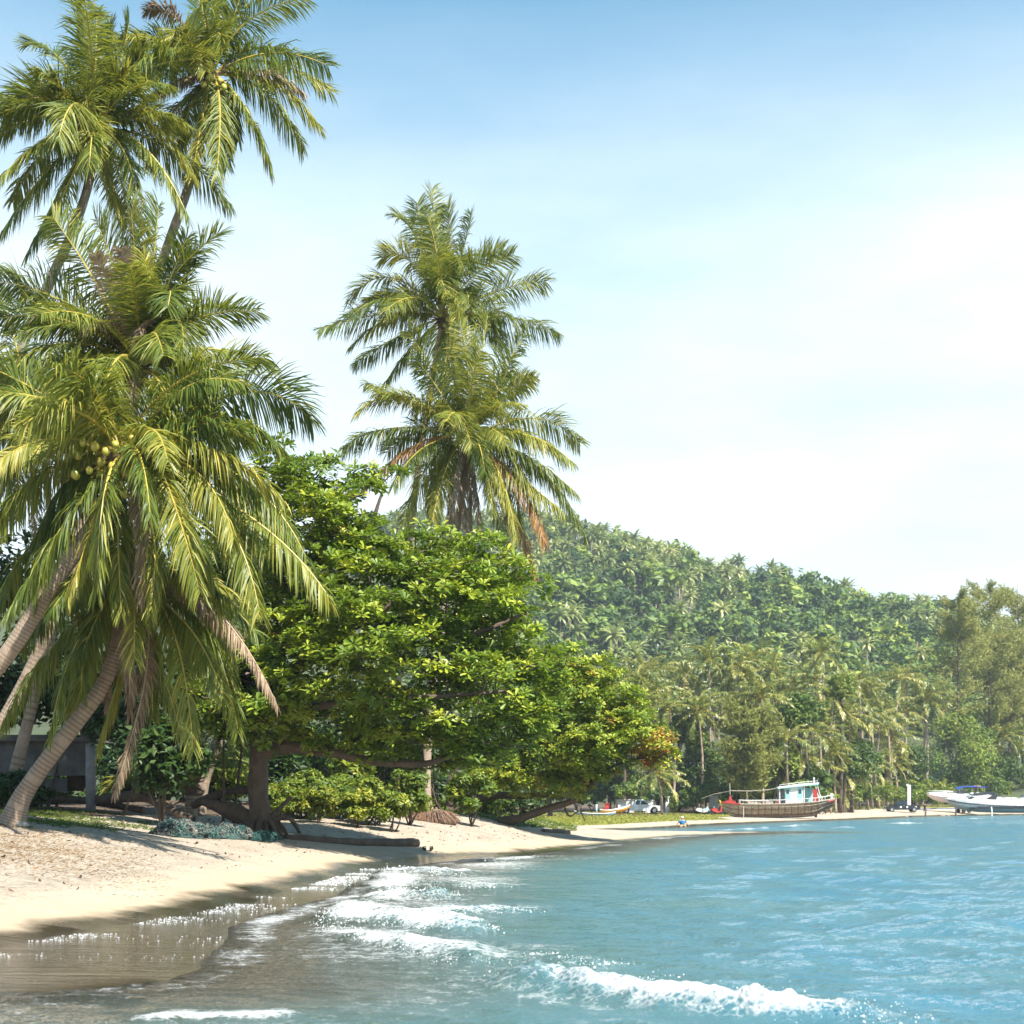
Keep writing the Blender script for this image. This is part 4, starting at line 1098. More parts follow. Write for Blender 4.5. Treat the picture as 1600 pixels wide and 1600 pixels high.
for row, (d, y0, n) in enumerate([(222, 1062, 17), (200, 1096, 13)]):
    for k in range(n):
        px = 962 + (k + g.uniform(.1, .9)) * (1470 - 962) / n
        far_palm('%s coconut palm in the %s row of the dense grove below the hill' % (ordinal(k, n), ['back', 'middle'][row]), px, y0 + g.normal(0, 13), d + g.normal(0, 5), 560 + q, None, g.uniform(.9, 1.12), ['palms along the back of the grove', 'palms in the middle of the grove'][row], nf=18); q += 1
for k in range(7):
    px = 1235 + k * 24 + g.uniform(-9, 9)
    far_palm('%s of the bare-trunked palms between the wooden boat and the black pickup' % ordinal(k, 7), px, 1136 + g.normal(0, 14), 188 + g.normal(0, 3), 640 + k, None, g.uniform(.85, 1.0), 'palms in front of the grove', nf=18)
for k in range(15):
    px = 1180 + k * 17 + g.uniform(-7, 7)
    far_palm('%s of the low leafy palms among the trunks behind the wooden boat' % ordinal(k, 15), px, 1190 + g.normal(0, 16), 204 + g.normal(0, 4), 680 + k, None, g.uniform(.8, 1.0), 'low palms inside the grove', nf=16)
for k, (px, py, lab) in enumerate([(1352, 1238, 'low young palm left of the white post'), (1384, 1232, 'low young palm behind the black pickup'), (1438, 1232, 'arching young palm right of the white post'),
        (1470, 1236, 'small young palm above the pale speedboat bow'), (1500, 1240, 'young palm behind the blue boat canopy'), (1320, 1240, 'low young palm behind the stern rail of the wooden boat')]):
    far_palm(lab, px, py, 186, 660 + k, None, .72, 'young palms at the edge of the grove', 'young_palm', 14)

# ---------- broadleaf trees and casuarinas round the bay
M_FARLEAF = leaf_mat('far_leaf', [(0.0, (0.025, 0.055, 0.015)), (0.4, (0.08, 0.14, 0.022)), (0.7, (0.17, 0.24, 0.03)), (1.0, (0.32, 0.34, 0.05))], (0.25, 0.33, 0.04), .25, .5, .3, .35)
M_CASU = leaf_mat('casuarina_needle', [(0.0, (0.12, 0.145, 0.04)), (0.5, (0.27, 0.285, 0.08)), (1.0, (0.42, 0.40, 0.14))], (0.42, 0.40, 0.08), .4, .6, .2, .25)
def bback(px, d): return back(px, d, 32 if px < 1335 else 52)
def broad_tree(label, px, py, rx, ry, d, seed, n=3600, size=.55, group=None, shade=.45, mat=None, name='broadleaf_tree', cat='tree', low=-.55):
    g = R(seed); d = bback(px, d); s = d / F; b = Gd(px, d); b[2] -= .2; c = at(px, py, d)
    root = thing(name, label, cat, b, group)
    mb = MB(); P = spline([b, (b + c) / 2 + g.normal(0, .2, 3), c], 8); add_tube(mb, P, np.linspace(.3, .12, 8), 7, 0, .2)
    for k in range(5):
        e = c + g.normal(0, .35, 3) * np.array([rx, rx, ry]) * s; add_tube(mb, spline([P[4], (P[4] + e) / 2, e], 5), np.linspace(.12, .04, 5), 5, 0, .2)
    mb.build('trunk', M_BARK, root, True)
    crown_mb(c, np.array([rx, rx * .9, ry]) * s, n, size, g, 34, .6, shade, lr=.36, low=low).build('crown', mat or M_FARLEAF, root)
    return root
def casuarina(label, px, py_top, py_base, rx, d, seed, n=7000, group=None):
    g = R(seed); d = bback(px, d); s = d / F; b = Gd(px, d); top = at(px + g.normal(0, 6), py_top, d); b[2] -= .2
    root = thing('casuarina_tree', label, 'tree', b, group); H = top[2] - b[2]
    mb = MB(); add_tube(mb, spline([b, (b + top) / 2 + g.normal(0, .25, 3), top], 12), np.linspace(.3, .04, 12), 7, 0, .3)
    C, DD = [], []
    zb = at(px, py_base, d)[2]
    for k in range(46):
        u = g.random()**.8; z = zb + (top[2] - zb) * (u * .98); az = g.uniform(0, 6.28)
        rr = rx * s * (0.35 + .75 * math.sin(math.pi * min(1, (1 - u) * .85 + .12))) * g.uniform(.6, 1.1)
        a = np.array([b[0] + (top[0] - b[0]) * ((z - b[2]) / H), b[1], z - rr * .35]); e = a + np.array([math.cos(az) * rr, math.sin(az) * rr, rr * g.uniform(.35, .9)])
        P = spline([a, (a + e) / 2 + np.array([0, 0, .1 * rr]), e], 7); add_tube(mb, P, np.linspace(.07, .015, 7), 4, 0, .3, caps=False)
        m_ = n // 46; t_ = g.uniform(.25, 1.05, m_)[:, None]
        C.append(a * (1 - t_) + e * t_ + g.normal(0, .10 * rr + .10, (m_, 3))); DD.append(np.tile(nrm(e - a), (m_, 1)))
    mb.build('trunk', M_BARK, root, True)
    C = np.concatenate(C); DD = np.concatenate(DD); m_ = len(C)
    D_ = nrm(DD * .7 + g.normal(0, .55, (m_, 3)) + np.array([0, 0, .15])); ln = g.uniform(.5, 1.2, m_)[:, None]; wv = nrm(np.cross(D_, g.normal(size=(m_, 3)))) * .11
    V = np.stack([C - D_ * ln * .5, C + wv, C + D_ * ln * .5 - np.array([0, 0, .12]), C - wv], 1)
    fm = MB(); fm.add(V.reshape(-1, 3), (np.arange(m_) * 4)[:, None] + np.arange(4), 0, np.repeat(np.clip(.5 + g.normal(0, .2, m_), 0, 1), 4))
    fm.build('foliage', M_CASU, root)
    return root
casuarina('feathery olive casuarina standing behind the bow of the wooden boat', 1166, 1108, 1240, 48, 188, 701, 9000)
for k, (px, yt, rx, d, lab) in enumerate([(1500, 930, 46, 206, 'tall thin olive casuarina, leftmost of the group at the right edge'), (1548, 915, 50, 208, 'tallest olive casuarina at the right, pointed top'),
        (1600, 912, 52, 204, 'olive casuarina cut by the right edge'), (1640, 930, 50, 210, 'casuarina just beyond the right edge'), (1575, 985, 50, 212, 'shorter casuarina filling between the two tall ones')]):
    casuarina(lab, px, yt, 1185, rx, d, 710 + k, 12000, 'casuarinas at the right edge')
for k, (lab, px, py, rx, ry, d, sh) in enumerate([
        ('big round bright green tree behind the black pickup', 1488, 1170, 68, 82, 184, .58),
        ('right-hand lobe tree of the big round green tree', 1540, 1200, 34, 44, 182, .52),
        ('dark spreading tree left of the feathery casuarina', 1096, 1200, 46, 52, 200, .34),
        ('leafy tree hanging over the white pickup', 952, 1218, 52, 34, 200, .5),
        ('yellowish tree right of the feathery casuarina', 1222, 1190, 34, 44, 196, .6),
        ('dark round bush-like tree above the cabin of the wooden boat', 1268, 1222, 36, 32, 196, .34),
        ('pale green tree under the star-shaped palm', 1060, 1150, 48, 40, 200, .5),
        ('green tree between the grove palms above the boat', 1250, 1120, 42, 40, 196, .42),
        ('bright green tree top in the grove right of its highest palm', 1312, 1078, 28, 26, 205, .62),
        ('dark tree behind the speedboats', 1560, 1205, 60, 40, 196, .28),
        ('dark tree under the palms left of the round green tree', 1410, 1195, 50, 40, 196, .25),
        ('dark tree behind the pole trunks right of the boat', 1330, 1195, 55, 45, 200, .22),
        ('tree behind the far almond tip, left side of the grove', 975, 1130, 50, 60, 195, .45),
        ('shaded tree low behind the almond trunks', 860, 1200, 60, 50, 160, .4),
        ('shaded tree behind the leaning almond limbs', 770, 1215, 50, 45, 150, .4),
        ('tree on the bank behind the leafy pickup tree', 905, 1180, 60, 60, 190, .4)]):
    broad_tree(lab, px, py, rx, ry, d, 740 + k, shade=sh, group='broadleaf trees round the bay', n=8000 if rx > 64 else 4200 if rx > 40 else 2800, low=-.95 if k < 2 else -.55)
for k in range(22):
    px = 1120 + k * 24 + g.uniform(-9, 9)
    if 1125 < px < 1300: d_, py_ = back(px, 196, 30), 1238
    else: d_, py_ = back(px, 190, 44), 1240
    bush('shrub', '%s of the low green shrubs along the back of the far beach' % ordinal(k, 22), px, d_ + g.normal(0, 3), py_ + g.normal(0, 4), (g.uniform(20, 32), g.uniform(16, 27)), 1000, .5, M_BUSH if k % 3 else M_FARLEAF, 780 + k, 'shrubs along the far beach', .5, 9, 3)
for k in range(10):
    px = 850 + k * 30 + g.uniform(-9, 9)
    bush('shrub', '%s of the dark garden shrubs behind the grassy bank' % ordinal(k, 10), px, 196 + g.normal(0, 3), 1240 + g.normal(0, 4), (24, 20), 700, .5, M_FARLEAF, 820 + k, 'shrubs behind the grassy bank', .4, 9, 3)

for k in range(38):
    px = 800 + k * 23 + g.uniform(-9, 9); d_ = back(px, 215, 58) + g.normal(0, 4)
    bush('understory_bush', '%s of the dark bushes between the trunks at the grove back' % ordinal(k, 38), px, d_, 1226 + g.normal(0, 5), (30, 34), 900, .7, M_SHADELEAF if k % 3 else M_FARLEAF, 900 + k, 'undergrowth in the far grove', .4, 14, 1)
# ------------------------------------------------------------------ the hill and its forest
RX = np.array([-900, 0, 400, 700, 850, 930, 1000, 1080, 1150, 1250, 1300, 1380, 1460, 1600, 1800, 2400])
RYv = np.array([960, 900, 870, 855, 862, 880, 896, 920, 930, 946, 962, 978, 986, 1015, 1060, 1200])
HD0, HD1 = 285.0, 640.0
def hill_z(X_, Y_):
    pxv = X_ / np.maximum(Y_, 1) * F + 800
    zr = ZC + (HY - np.interp(pxv, RX, RYv)) / F * HD1
    u = np.clip((Y_ - HD0) / (HD1 - HD0), 0, 1.6)
    shape = np.where(u < 1, 0.62 * u + .38 * np.sin(u * math.pi / 2)**1.3, 1 - .5 * np.abs(u - 1)**1.5)
    bumps = 4.0 * noise3(np.stack([X_, Y_, 0 * X_], -1), 0.016, 31, 2) * sstep(0, .2, u)
    return 1.5 + np.maximum(zr - 1.5, 0) * shape + bumps * (1 - .6 * sstep(.85, 1, u))
X, Y = fan_grid(-700, 2300, 150, 270, 980, 90)
mb = MB(); mb.add(np.stack([X, Y, hill_z(X, Y)], -1).reshape(-1, 3), grid_faces(*X.shape))
structure(mb.build('hill', solid('hill_soil', (0.06, 0.075, 0.03), .95, .4, .05), None, True))
def hill_palm_mb(seed):
    g = R(seed); mb = MB()
    c = np.array([0, 0, 9.5]); add_tube(mb, [(0, 0, -1), (.3, 0, 5), (0, 0, 9.5)], [.25, .2, .16], 5, 1, 0, caps=False)
    n = 24
    for k in range(n):
        az = k * 2.4 + g.normal(0, .2); el = math.radians(80 - 112 * k / n); l_ = g.uniform(3.4, 4.6)
        hd = np.array([math.cos(az), math.sin(az), 0]); sd = np.array([-math.sin(az), math.cos(az), 0])
        d0 = hd * math.cos(el) + np.array([0, 0, math.sin(el)]); e2 = el - 1.15; d1 = hd * math.cos(e2) + np.array([0, 0, math.sin(e2)])
        p1 = d0 * l_ * .5; p2 = p1 + d1 * l_ * .55
        t = np.linspace(0, 1, 6)[:, None]; P = c + 2*t*(1-t)*p1 + t*t*p2
        w = (np.sin(np.pi * np.clip(t + .06, 0, 1)) * .46)
        a = np.full(18, np.clip(.44 + g.normal(0, .18), 0, 1))
        V = np.concatenate([P, P + sd * w - np.array([0, 0, .45]) * w, P - sd * w - np.array([0, 0, .45]) * w])
        i = np.arange(5)
        # gaps between the leaflets: only part of each strip is filled
        Q1 = np.stack([i, i + 6, i + 7, i + 1], -1); Q2 = np.stack([i, i + 1, i + 13, i + 12], -1)
        mb.add(V, np.concatenate([Q1, Q2]), 0, a)
    return mb
def hill_tree_mb(seed, n=150):
    g = R(seed); mb = crown_mb((0, 0, 5.0), (3.6, 3.6, 3.4), n, 1.55, g, 14, .6, .42, lr=.42)
    add_tube(mb, [(0, 0, -1), (0, 0, 5)], [.3, .15], 5, 1, .2, caps=False)
    return mb
M_HPALM = leaf_mat('hill_palm_leaf', [(0.0, (0.04, 0.075, 0.03)), (0.4, (0.17, 0.22, 0.06)), (0.7, (0.33, 0.36, 0.12)), (1.0, (0.52, 0.50, 0.22))], (0.3, 0.34, 0.08), .28, .38, .5, .6)
M_HTREE = leaf_mat('hill_tree_leaf', [(0.0, (0.025, 0.055, 0.02)), (0.4, (0.10, 0.165, 0.035)), (0.75, (0.22, 0.29, 0.045)), (1.0, (0.40, 0.43, 0.07))], (0.2, 0.28, 0.05), .22, .5, .3, .75)
HP = [hill_palm_mb(40 + k) for k in range(5)]; HT = [hill_tree_mb(50 + k) for k in range(6)]
HPm = [m.mesh('hill_palm', [M_HPALM, M_PTRUNK]) for m in HP]; HTm = [m.mesh('hill_tree', [M_HTREE, M_BARK]) for m in HT]
g = R(99); pts = []
for _ in range(2350):
    d = HD0 + 22 + (HD1 - HD0 - 10) * g.random()**.9; px = g.uniform(560, 1720)
    x = (px - 800) / F * d; z = float(hill_z(np.array([x]), np.array([d]))[0])
    py = HY - (z + 7 - ZC) / d * F
    if py > 1110 and px > 800: continue
    pts.append((x, d, z, px, py, g.random()))
for px in np.arange(845, 1500, 11.0):       # the skyline row
    d = HD1 - g.uniform(0, 12); x = (px + g.normal(0, 4) - 800) / F * d
    z = float(hill_z(np.array([x]), np.array([d]))[0]); pts.append((x, d, z, px, HY - (z + 8 - ZC) / d * F, g.random() * .75))
def is_palm(p):
    w = noise3(np.array([[p[0], p[1], 0]]), .03, 71, 2)[0]
    return p[5] < .42 + .4 * w
vis = [p for p in pts if 845 < p[3] < 1500]
vis.sort(key=lambda p: p[1])
P_list = [p for p in vis if is_palm(p)][::-1]; T_list = [p for p in vis if not is_palm(p)][::-1]
ind = set(); 
pick = lambda lst, n: [lst[i] for i in np.unique(np.linspace(0, len(lst) - 1, min(n, len(lst))).astype(int))]
indP, indT = P_list[:60] + pick(P_list[60:], 230), T_list[:40] + pick(T_list[40:], 250)
ind = {id(p) for p in indP + indT}
for p in indP + indT:
    pl = is_palm(p); me = (HPm if pl else HTm)[g.integers(0, 5)]
    o = bpy.data.objects.new('hill_palm' if pl else 'hill_tree', me); COL.objects.link(o)
    s_ = g.uniform(.75, 1.2) * (1.0 if pl else g.uniform(.6, 1.9)) * (1.25 if pl and p[1] > HD1 - 14 else 1); o.location = (p[0], p[1], p[2] - .3); o.rotation_euler = (g.normal(0, .06), g.normal(0, .06), g.uniform(0, 6.28)); o.scale = (s_, s_, s_)
    if p[1] > HD1 - 14:
        tag(o, 'far palm on the skyline of the hazy hill' if pl else 'far rounded tree on the skyline of the hazy hill', 'palm tree' if pl else 'tree', 'palms on the hill skyline' if pl else 'trees on the hill skyline')
    else:
        tag(o, 'far palm on the slope of the hazy hill' if pl else 'far rounded tree on the slope of the hazy hill', 'palm tree' if pl else 'tree', 'palms on the hill slope' if pl else 'trees on the hill slope')
mP, mT = MB(), MB()
for p in pts:
    if id(p) in ind: continue
    pl = is_palm(p); a = g.uniform(0, 6.28); s_ = g.uniform(.8, 1.25); M_ = s_ * np.array([[math.cos(a), -math.sin(a), 0], [math.sin(a), math.cos(a), 0], [0, 0, 1]])
    src = (HP if pl else HT)[g.integers(0, 5)]; q0 = len((mP if pl else mT).A)
    (mP if pl else mT).merge(src, M_, (p[0], p[1], p[2] - .3)); 
    A_ = (mP if pl else mT).A; A_[-1] = np.clip(A_[-1] + g.normal(0, .2), 0, 1)
stuff(mP.build('hill_forest_palms', [M_HPALM, M_PTRUNK]), 'palm forest covering the hazy hillside', 'forest')
stuff(mT.build('hill_forest_trees', [M_HTREE, M_BARK]), 'broadleaf forest covering the hazy hillside', 'forest')
# ------------------------------------------------------------------ things on the near beach
def log_thing(name, label, pts, ra, rb, mat=M_DARKWOOD, seed=0, sides=12, cat='driftwood', group=None, ends=True):
    P = spline(np.asarray(pts, float), 40); g = R(seed)
    root = thing(name, label, cat, P[0], group)
    r = np.linspace(ra, rb, 40) * (1 + .10 * noise3(P, 5, seed, 2))
    mb = MB(); b = mb.n; V, Q = tube(P, r, sides)
    V = V + (noise3(V, 9, seed + 3, 2) * .12 * np.repeat(r, sides))[:, None] * nrm(V - np.repeat(P, sides, 0))
    mb.add(V, Q, 0, np.repeat(g.random(40) * .5, sides)); cap_fan(mb, b, sides, 40)
    mb.build('log', mat, root, True)
    if ends:
        for k in range(2):
            i = g.integers(8, 32); d_ = nrm(g.normal(size=3) * np.array([1, .6, .3]) + np.array([0, 0, .6]))
            m2 = MB(); add_tube(m2, [P[i], P[i] + d_ * r[i] * 1.8, P[i] + d_ * r[i] * 3 + g.normal(0, .03, 3)], [r[i] * .35, r[i] * .25, r[i] * .14], 6, 0, .3)
            m2.build('branch_stub', mat, root, True)
    return root
def up(p, h): return np.array(p[:3]) + np.array([0, 0, h])
# long beached log
log_thing('beached_log', 'long dark palm log lying on the sand right of the almond trunk', [up(G(446, 1311), .05), up(G(520, 1317), .05), up(G(590, 1321), .06), up(G(651, 1322), .1)], .10, .17, M_DARKWOOD, 401, ends=False)
log_thing('driftwood', 'small black piece of driftwood on the sand spit', [up(G(848, 1300), .03), up(G(868, 1301), .06), up(G(888, 1303), .04)], .10, .13, M_DARKWOOD, 402, ends=False)
# fallen wood in the shade
log_thing('fallen_log', 'arched dark fallen trunk between the post and the young palm', [Gd(150, dT + 1) + V3(0,0,.35), at(190, 1246, dT + 1), at(225, 1245, dT + 1), at(262, 1262, dT + .5), up(Gd(300, dT), .1)], .16, .14, M_DARKWOOD, 403)
log_thing('fallen_log', 'straight dark fallen trunk resting on the almond tree', [up(Gd(302, dT + 1.5), .5), at(345, 1240, dT + 1), at(392, 1233, dT + .6)], .12, .11, M_DARKWOOD, 404, ends=False)
log_thing('fallen_log', 'thick sloping root-like trunk left of the almond foot', [at(316, 1252, dT + .5), at(352, 1264, dT + .3), at(400, 1285, dT + .2)], .13, .3, M_DARKWOOD, 405)
log_thing('fallen_log', 'grey fallen trunk lying low behind the grey post', [up(Gd(60, dT + 2), .2), up(Gd(130, dT + 2), .25), up(Gd(225, dT + 1.6), .15)], .12, .1, M_BARK, 406)
log_thing('fallen_branch', 'crooked dark branch stub sticking out right of the almond foot', [at(424, 1284, dT - .2), at(446, 1276, dT - .4), at(458, 1284, dT - .5), up(G(468, 1302), .02)], .10, .05, M_DARKWOOD, 407, ends=False)
log_thing('fallen_branch', 'short grey branch stub pointing up right of the almond trunk', [at(420, 1286, dT - .1), at(436, 1264, dT - .1), at(456, 1245, dT - .1)], .09, .05, M_BARK, 408, ends=False)
# roots of the almond
g = R(410)
rt = thing('root_tangle', 'dark gnarled roots spreading at the foot of the almond tree', 'roots', bT)
for k in range(11):
    az = -3.5 + k * .38 + g.normal(0, .12); ln = g.uniform(.45, .85)
    a = bT + V3(math.cos(az) * .18, math.sin(az) * .18, g.uniform(.3, .7)); e = bT + V3(math.cos(az) * ln, math.sin(az) * ln, 0); e[2] = h1(e[0], e[1]) - .04
    m = (a + e) / 2 + V3(0, 0, .1 + g.normal(0, .06)); mb = MB()
    add_tube(mb, spline([a, m, e], 10), np.linspace(.13, .03, 10) * (1 + .2 * np.sin(np.arange(10) * 1.7 + k)), 8, 0, g.random() * .5); mb.build('root', M_DARKWOOD, rt, True)
# palm root mound
M_ROOT = solid('palm_roots', (0.24, 0.16, 0.11), .9, .4, 12)
M_ROOTRED = solid('red_palm_roots', (0.30, 0.12, 0.06), .9, .4, 12)
rm = thing('root_mound', 'mound of exposed stringy palm roots, reddish at the bottom', 'roots', bF)
V, Fs = ICO3; V = V.copy(); V *= np.array([.95, .8, .42]); V += noise3(V, 6, 3, 2)[:, None] * .05 * V
mb = MB(); mb.add(V + bF + V3(.15, 0, -.05), Fs, 0, .4); mb.build('mound', solid('root_soil', (0.12, 0.075, 0.045), .95, .4, 8, .03), rm, True)
g = R(411); m1, m2 = MB(), MB()
for k in range(330):
    az = g.uniform(-math.pi, .3) if k % 3 else g.uniform(0, 6.28); r1_ = g.uniform(.55, 1.15)
    a = bF + V3(math.cos(az) * .2 + .1, math.sin(az) * .2, g.uniform(.3, .46)); e = bF + V3(.15 + math.cos(az) * r1_, math.sin(az) * r1_ * .85, g.uniform(-.12, .05))
    m = (a + e) / 2 + V3(math.cos(az) * .14, math.sin(az) * .14, .1) + g.normal(0, .03, 3)
    add_tube(m1 if k % 3 else m2, spline([a, m, e + g.normal(0, .04, 3)], 6), np.linspace(.016, .009, 6), 4, 0, g.random(), caps=False)
stuff(m1.build('roots', M_ROOT, rm, True)); stuff(m2.build('red_roots', M_ROOTRED, rm, True))
# fishing net heap
def net(name, label, p0, p1, h, w, seed, cols):
    g = R(seed); c = (p0 + p1) / 2; root = thing(name, label, 'fishing net', c)
    ax = p1 - p0; ln = np.linalg.norm(ax); ax = ax / ln; sd = np.array([-ax[1], ax[0], 0])
    V, Fs = ICO3; V = V.copy(); V[:, 2] = np.maximum(V[:, 2], -.15)
    lump = 1 + .22 * noise3(V * np.array([ln, 1, 1]), 3.2, seed, 3)
    Wd = c + (V[:, 0:1] * ax * ln / 2 + V[:, 1:2] * sd * w / 2) * lump[:, None]; Wd[:, 2] = height(Wd[:, 0], Wd[:, 1]) + np.maximum(V[:, 2], 0) * h * .8 * lump - .02
    mb = MB(); mb.add(Wd, Fs); mb.build('heap', cols[0], root, True)
    for ci, cm in enumerate(cols[1:]):
        mb = MB()
        for k in range(120):
            u = g.uniform(-.95, .95); v = g.uniform(-.9, .9)
            q = []
            for j in range(7):
                u += g.normal(0, .09); v += g.normal(0, .22); uu, vv = np.clip(u, -1, 1), np.clip(v, -1, 1)
                z = h * math.sqrt(max(0, 1 - uu**4)) * math.sqrt(max(0.02, 1 - vv * vv)) * (1 + .2 * math.sin(9 * uu + seed)) + g.normal(0, .03)
                P = c + ax * uu * ln / 2 + sd * vv * w / 2; q.append([P[0], P[1], c[2] + max(z, .01)])
            add_tube(mb, spline(q, 10), .011, 3, 0, g.random(), caps=False)
        stuff(mb.build('net_cord', cm, root, True))
    return root
M_TEAL = solid('teal_net', (0.022, 0.09, 0.08), .7, .4, 9); M_GREYNET = solid('grey_net', (0.20, 0.20, 0.18), .8, .4, 9); M_NETBODY = solid('net_body', (0.07, 0.13, 0.12), .9, .5, 25, .04)
net('fishing_net', 'grey and teal fishing net heaped in front of the young palm', G(250, 1305), G(312, 1306), .34, .8, 421, [M_NETBODY, M_GREYNET, M_TEAL])
net('fishing_net', 'long tangle of pale rope and teal net left of the almond foot', G(312, 1309), G(388, 1311), .32, .7, 422, [M_NETBODY, M_GREYNET, M_TEAL])
net('fishing_net', 'bright teal end of net lying against the almond roots', G(385, 1312), G(432, 1315), .2, .55, 423, [M_NETBODY, M_TEAL, M_TEAL])
# flip-flops
M_RUB = solid('black_rubber', (0.025, 0.025, 0.027), .6, .3)
for k, (px, lab) in enumerate([(663, 'left black flip-flop on the sand in front of the log end'), (674, 'right black flip-flop on the sand in front of the log end')]):
    c = G(px, 1330); root = thing('flip_flop', lab, 'sandal', c, 'pair of flip-flops'); a = .35 - .5 * k
    t = np.linspace(0, 2 * math.pi, 20, endpoint=False); x = np.sin(t) * (.055 + .012 * np.cos(t)); y = np.cos(t) * .15
    R2 = np.array([[math.cos(a), -math.sin(a)], [math.sin(a), math.cos(a)]]); xy = np.stack([x, y], 1) @ R2.T
    tilt = .55
    def lift(p): return c + np.stack([p[:, 0], p[:, 1] * math.cos(tilt), p[:, 2] + (p[:, 1] + .15) * math.sin(tilt) * .5], 1)
    bot = lift(np.column_stack([xy, np.full(20, .01)])); top = lift(np.column_stack([xy, np.full(20, .045)]))
    mb = MB(); i = np.arange(20); mb.add(np.vstack([bot, top]), np.stack([i, (i + 1) % 20, 20 + (i + 1) % 20, 20 + i], -1)); mb.F.append((np.array([i[::-1]]), 0)); mb.F.append((np.array([20 + i]), 0))
    mb.build('sole', M_RUB, root)
    mb = MB(); toe = np.array([[0, .09]]) @ R2.T
    for sd in (-1, 1):
        e = np.array([[sd * .052, -.03]]) @ R2.T; m = np.array([[sd * .035, .04]]) @ R2.T
        add_tube(mb, spline(lift(np.array([[*toe[0], .05], [*m[0], .105], [*e[0], .05]])), 8), .012, 6)
    mb.build('strap', M_RUB, root, True)
# shack in the shade at the left
dQ = dT + 1.5
M_CONC = solid('shaded_concrete', (0.14, 0.135, 0.13), .9, .45, 2.2, .01); M_PALEPOST = solid('grey_post_paint', (0.30, 0.30, 0.31), .8, .3, 4)  # shade at the shack put into the concrete and post colours
sk = thing('beach_shack', 'dim grey concrete shack wall behind the leaning palm at left', 'shack', Gd(60, dQ))
def pbox(x0, y0, x1, y1, d, th): 
    a, b = at(x0, y1, d), at(x1, y0, d); return box((a + b) / 2 + V3(0, th / 2, 0), (b[0] - a[0], th, b[2] - a[2]))
for nm, r_, dd, th in [('wall_panel', (-120, 1158, 134, 1212), 0.1, .12), ('lower_panel', (-120, 1216, 104, 1238), .25, .1), ('roof_slab', (-130, 1148, 150, 1158), -.15, 2.6), ('side_wall', (104, 1212, 134, 1236), 1.2, .1)]:
    mb = MB(); V, Q = pbox(*r_, dQ + dd, th); mb.add(V, Q); mb.build(nm, M_CONC if nm != 'side_wall' else M_DARKWOOD, sk)
ps = thing('concrete_post', 'pale grey concrete post at the corner of the shack', 'post', Gd(142, dQ - .3))
b_ = Gd(142, dQ - .3); tp = at(141, 1160, dQ - .3)
mb = MB(); add_tube(mb, [b_ - V3(0, 0, .2), (b_ + tp) / 2, tp], [.15, .145, .14], 14); mb.build('shaft', M_PALEPOST, ps, True)
mb = MB(); V, Q = box(tp + V3(0, 0, .03), (.36, .36, .06)); mb.add(V, Q); mb.build('cap', M_CONC, ps)
# pale stone by the palm foot
st = G(34, 1292); mb = MB(); V, Fs = ICO2; V = V * (1 + .18 * noise3(V, 3, 4, 2))[:, None]; mb.add(V * V3(.16, .14, .11) + st + V3(0, 0, .04), Fs)
tag(mb.build('stone', solid('pale_stone', (0.4, 0.36, 0.31), .9, .3, 9, .01), None, True), 'small pale stone beside the foot of the leaning palm', 'stone')
# ---------- ground cover
def blades(name, label, cat, pts, hgt, wd, mat, seed, flat=0.0):
    g = R(seed); n = len(pts); az = g.uniform(0, 6.28, n); ln = hgt * g.uniform(.5, 1.3, n)
    D_ = nrm(np.stack([np.cos(az) * (.6 + flat * 3), np.sin(az) * (.6 + flat * 3), np.full(n, 1.0) * g.uniform(.2, 1, n)], 1)); sd = np.stack([-np.sin(az), np.cos(az), 0 * az], 1) * wd
    V = np.stack([pts - sd, pts + sd, pts + D_ * ln[:, None] * .6 + sd * .7, pts + D_ * ln[:, None] - V3(0, 0, 1) * ln[:, None] * .15, pts + D_ * ln[:, None] * .6 - sd * .7], 1)
    mb = MB(); mb.add(V.reshape(-1, 3), (np.arange(n) * 5)[:, None] + np.arange(5), 0, np.repeat(np.clip(.5 + g.normal(0, .22, n), 0, 1), 5))
    return stuff(mb.build(name, mat), label, cat)
def scatter(fn, n, seed):
    g = R(seed); X_, Y_ = [], []; c = 0
    for _ in range(60):
        x, y, k = fn(g, n); X_.append(x[k]); Y_.append(y[k]); c += int(k.sum())
        if c >= n: break
    x = np.concatenate(X_)[:n]; y = np.concatenate(Y_)[:n]
    return np.column_stack([x, y, height(x, y)])
M_STRAW = leaf_mat('straw', [(0, (0.22, 0.13, 0.07)), (.5, (0.40, 0.27, 0.15)), (1, (0.58, 0.45, 0.28))], (0.4, 0.28, 0.1), .15, .7, .2, 0)
M_HERB = leaf_mat('herb', [(0, (0.03, 0.06, 0.012)), (.5, (0.075, 0.13, 0.018)), (1, (0.2, 0.22, 0.04))], (0.3, 0.42, 0.03), .3, .45, .3, 0)
def strawf(g, n):
    y = g.uniform(23.5, 35, n); px = g.uniform(-150, 270, n); x = (px - 800) / F * y
    return x, y, g.random(n) < (1 - np.abs(px - 20) / 260) * (1 - np.abs(y - 30) / 6.0) * 1.6
blades('dry_grass', 'brown dry grass and litter on the sand under the leaning palm', 'dry grass', scatter(strawf, 7000, 431), .09, .006, M_STRAW, 431, .6)
def herbf(g, n):
    y = g.uniform(dD - .5, dT + 1, n); px = g.uniform(-60, 300, n); x = (px - 800) / F * y
    return x, y, (shore(x, y) > 6.0 + .8 * wob(x, y, 1.2, 15)) & (wob(x, y, 1.6, 17) > -.1)
blades('ground_herbs', 'low green herbs in the shade around the post and the palm foot', 'herbs', scatter(herbf, 3000, 432), .15, .018, M_HERB, 432, .3)
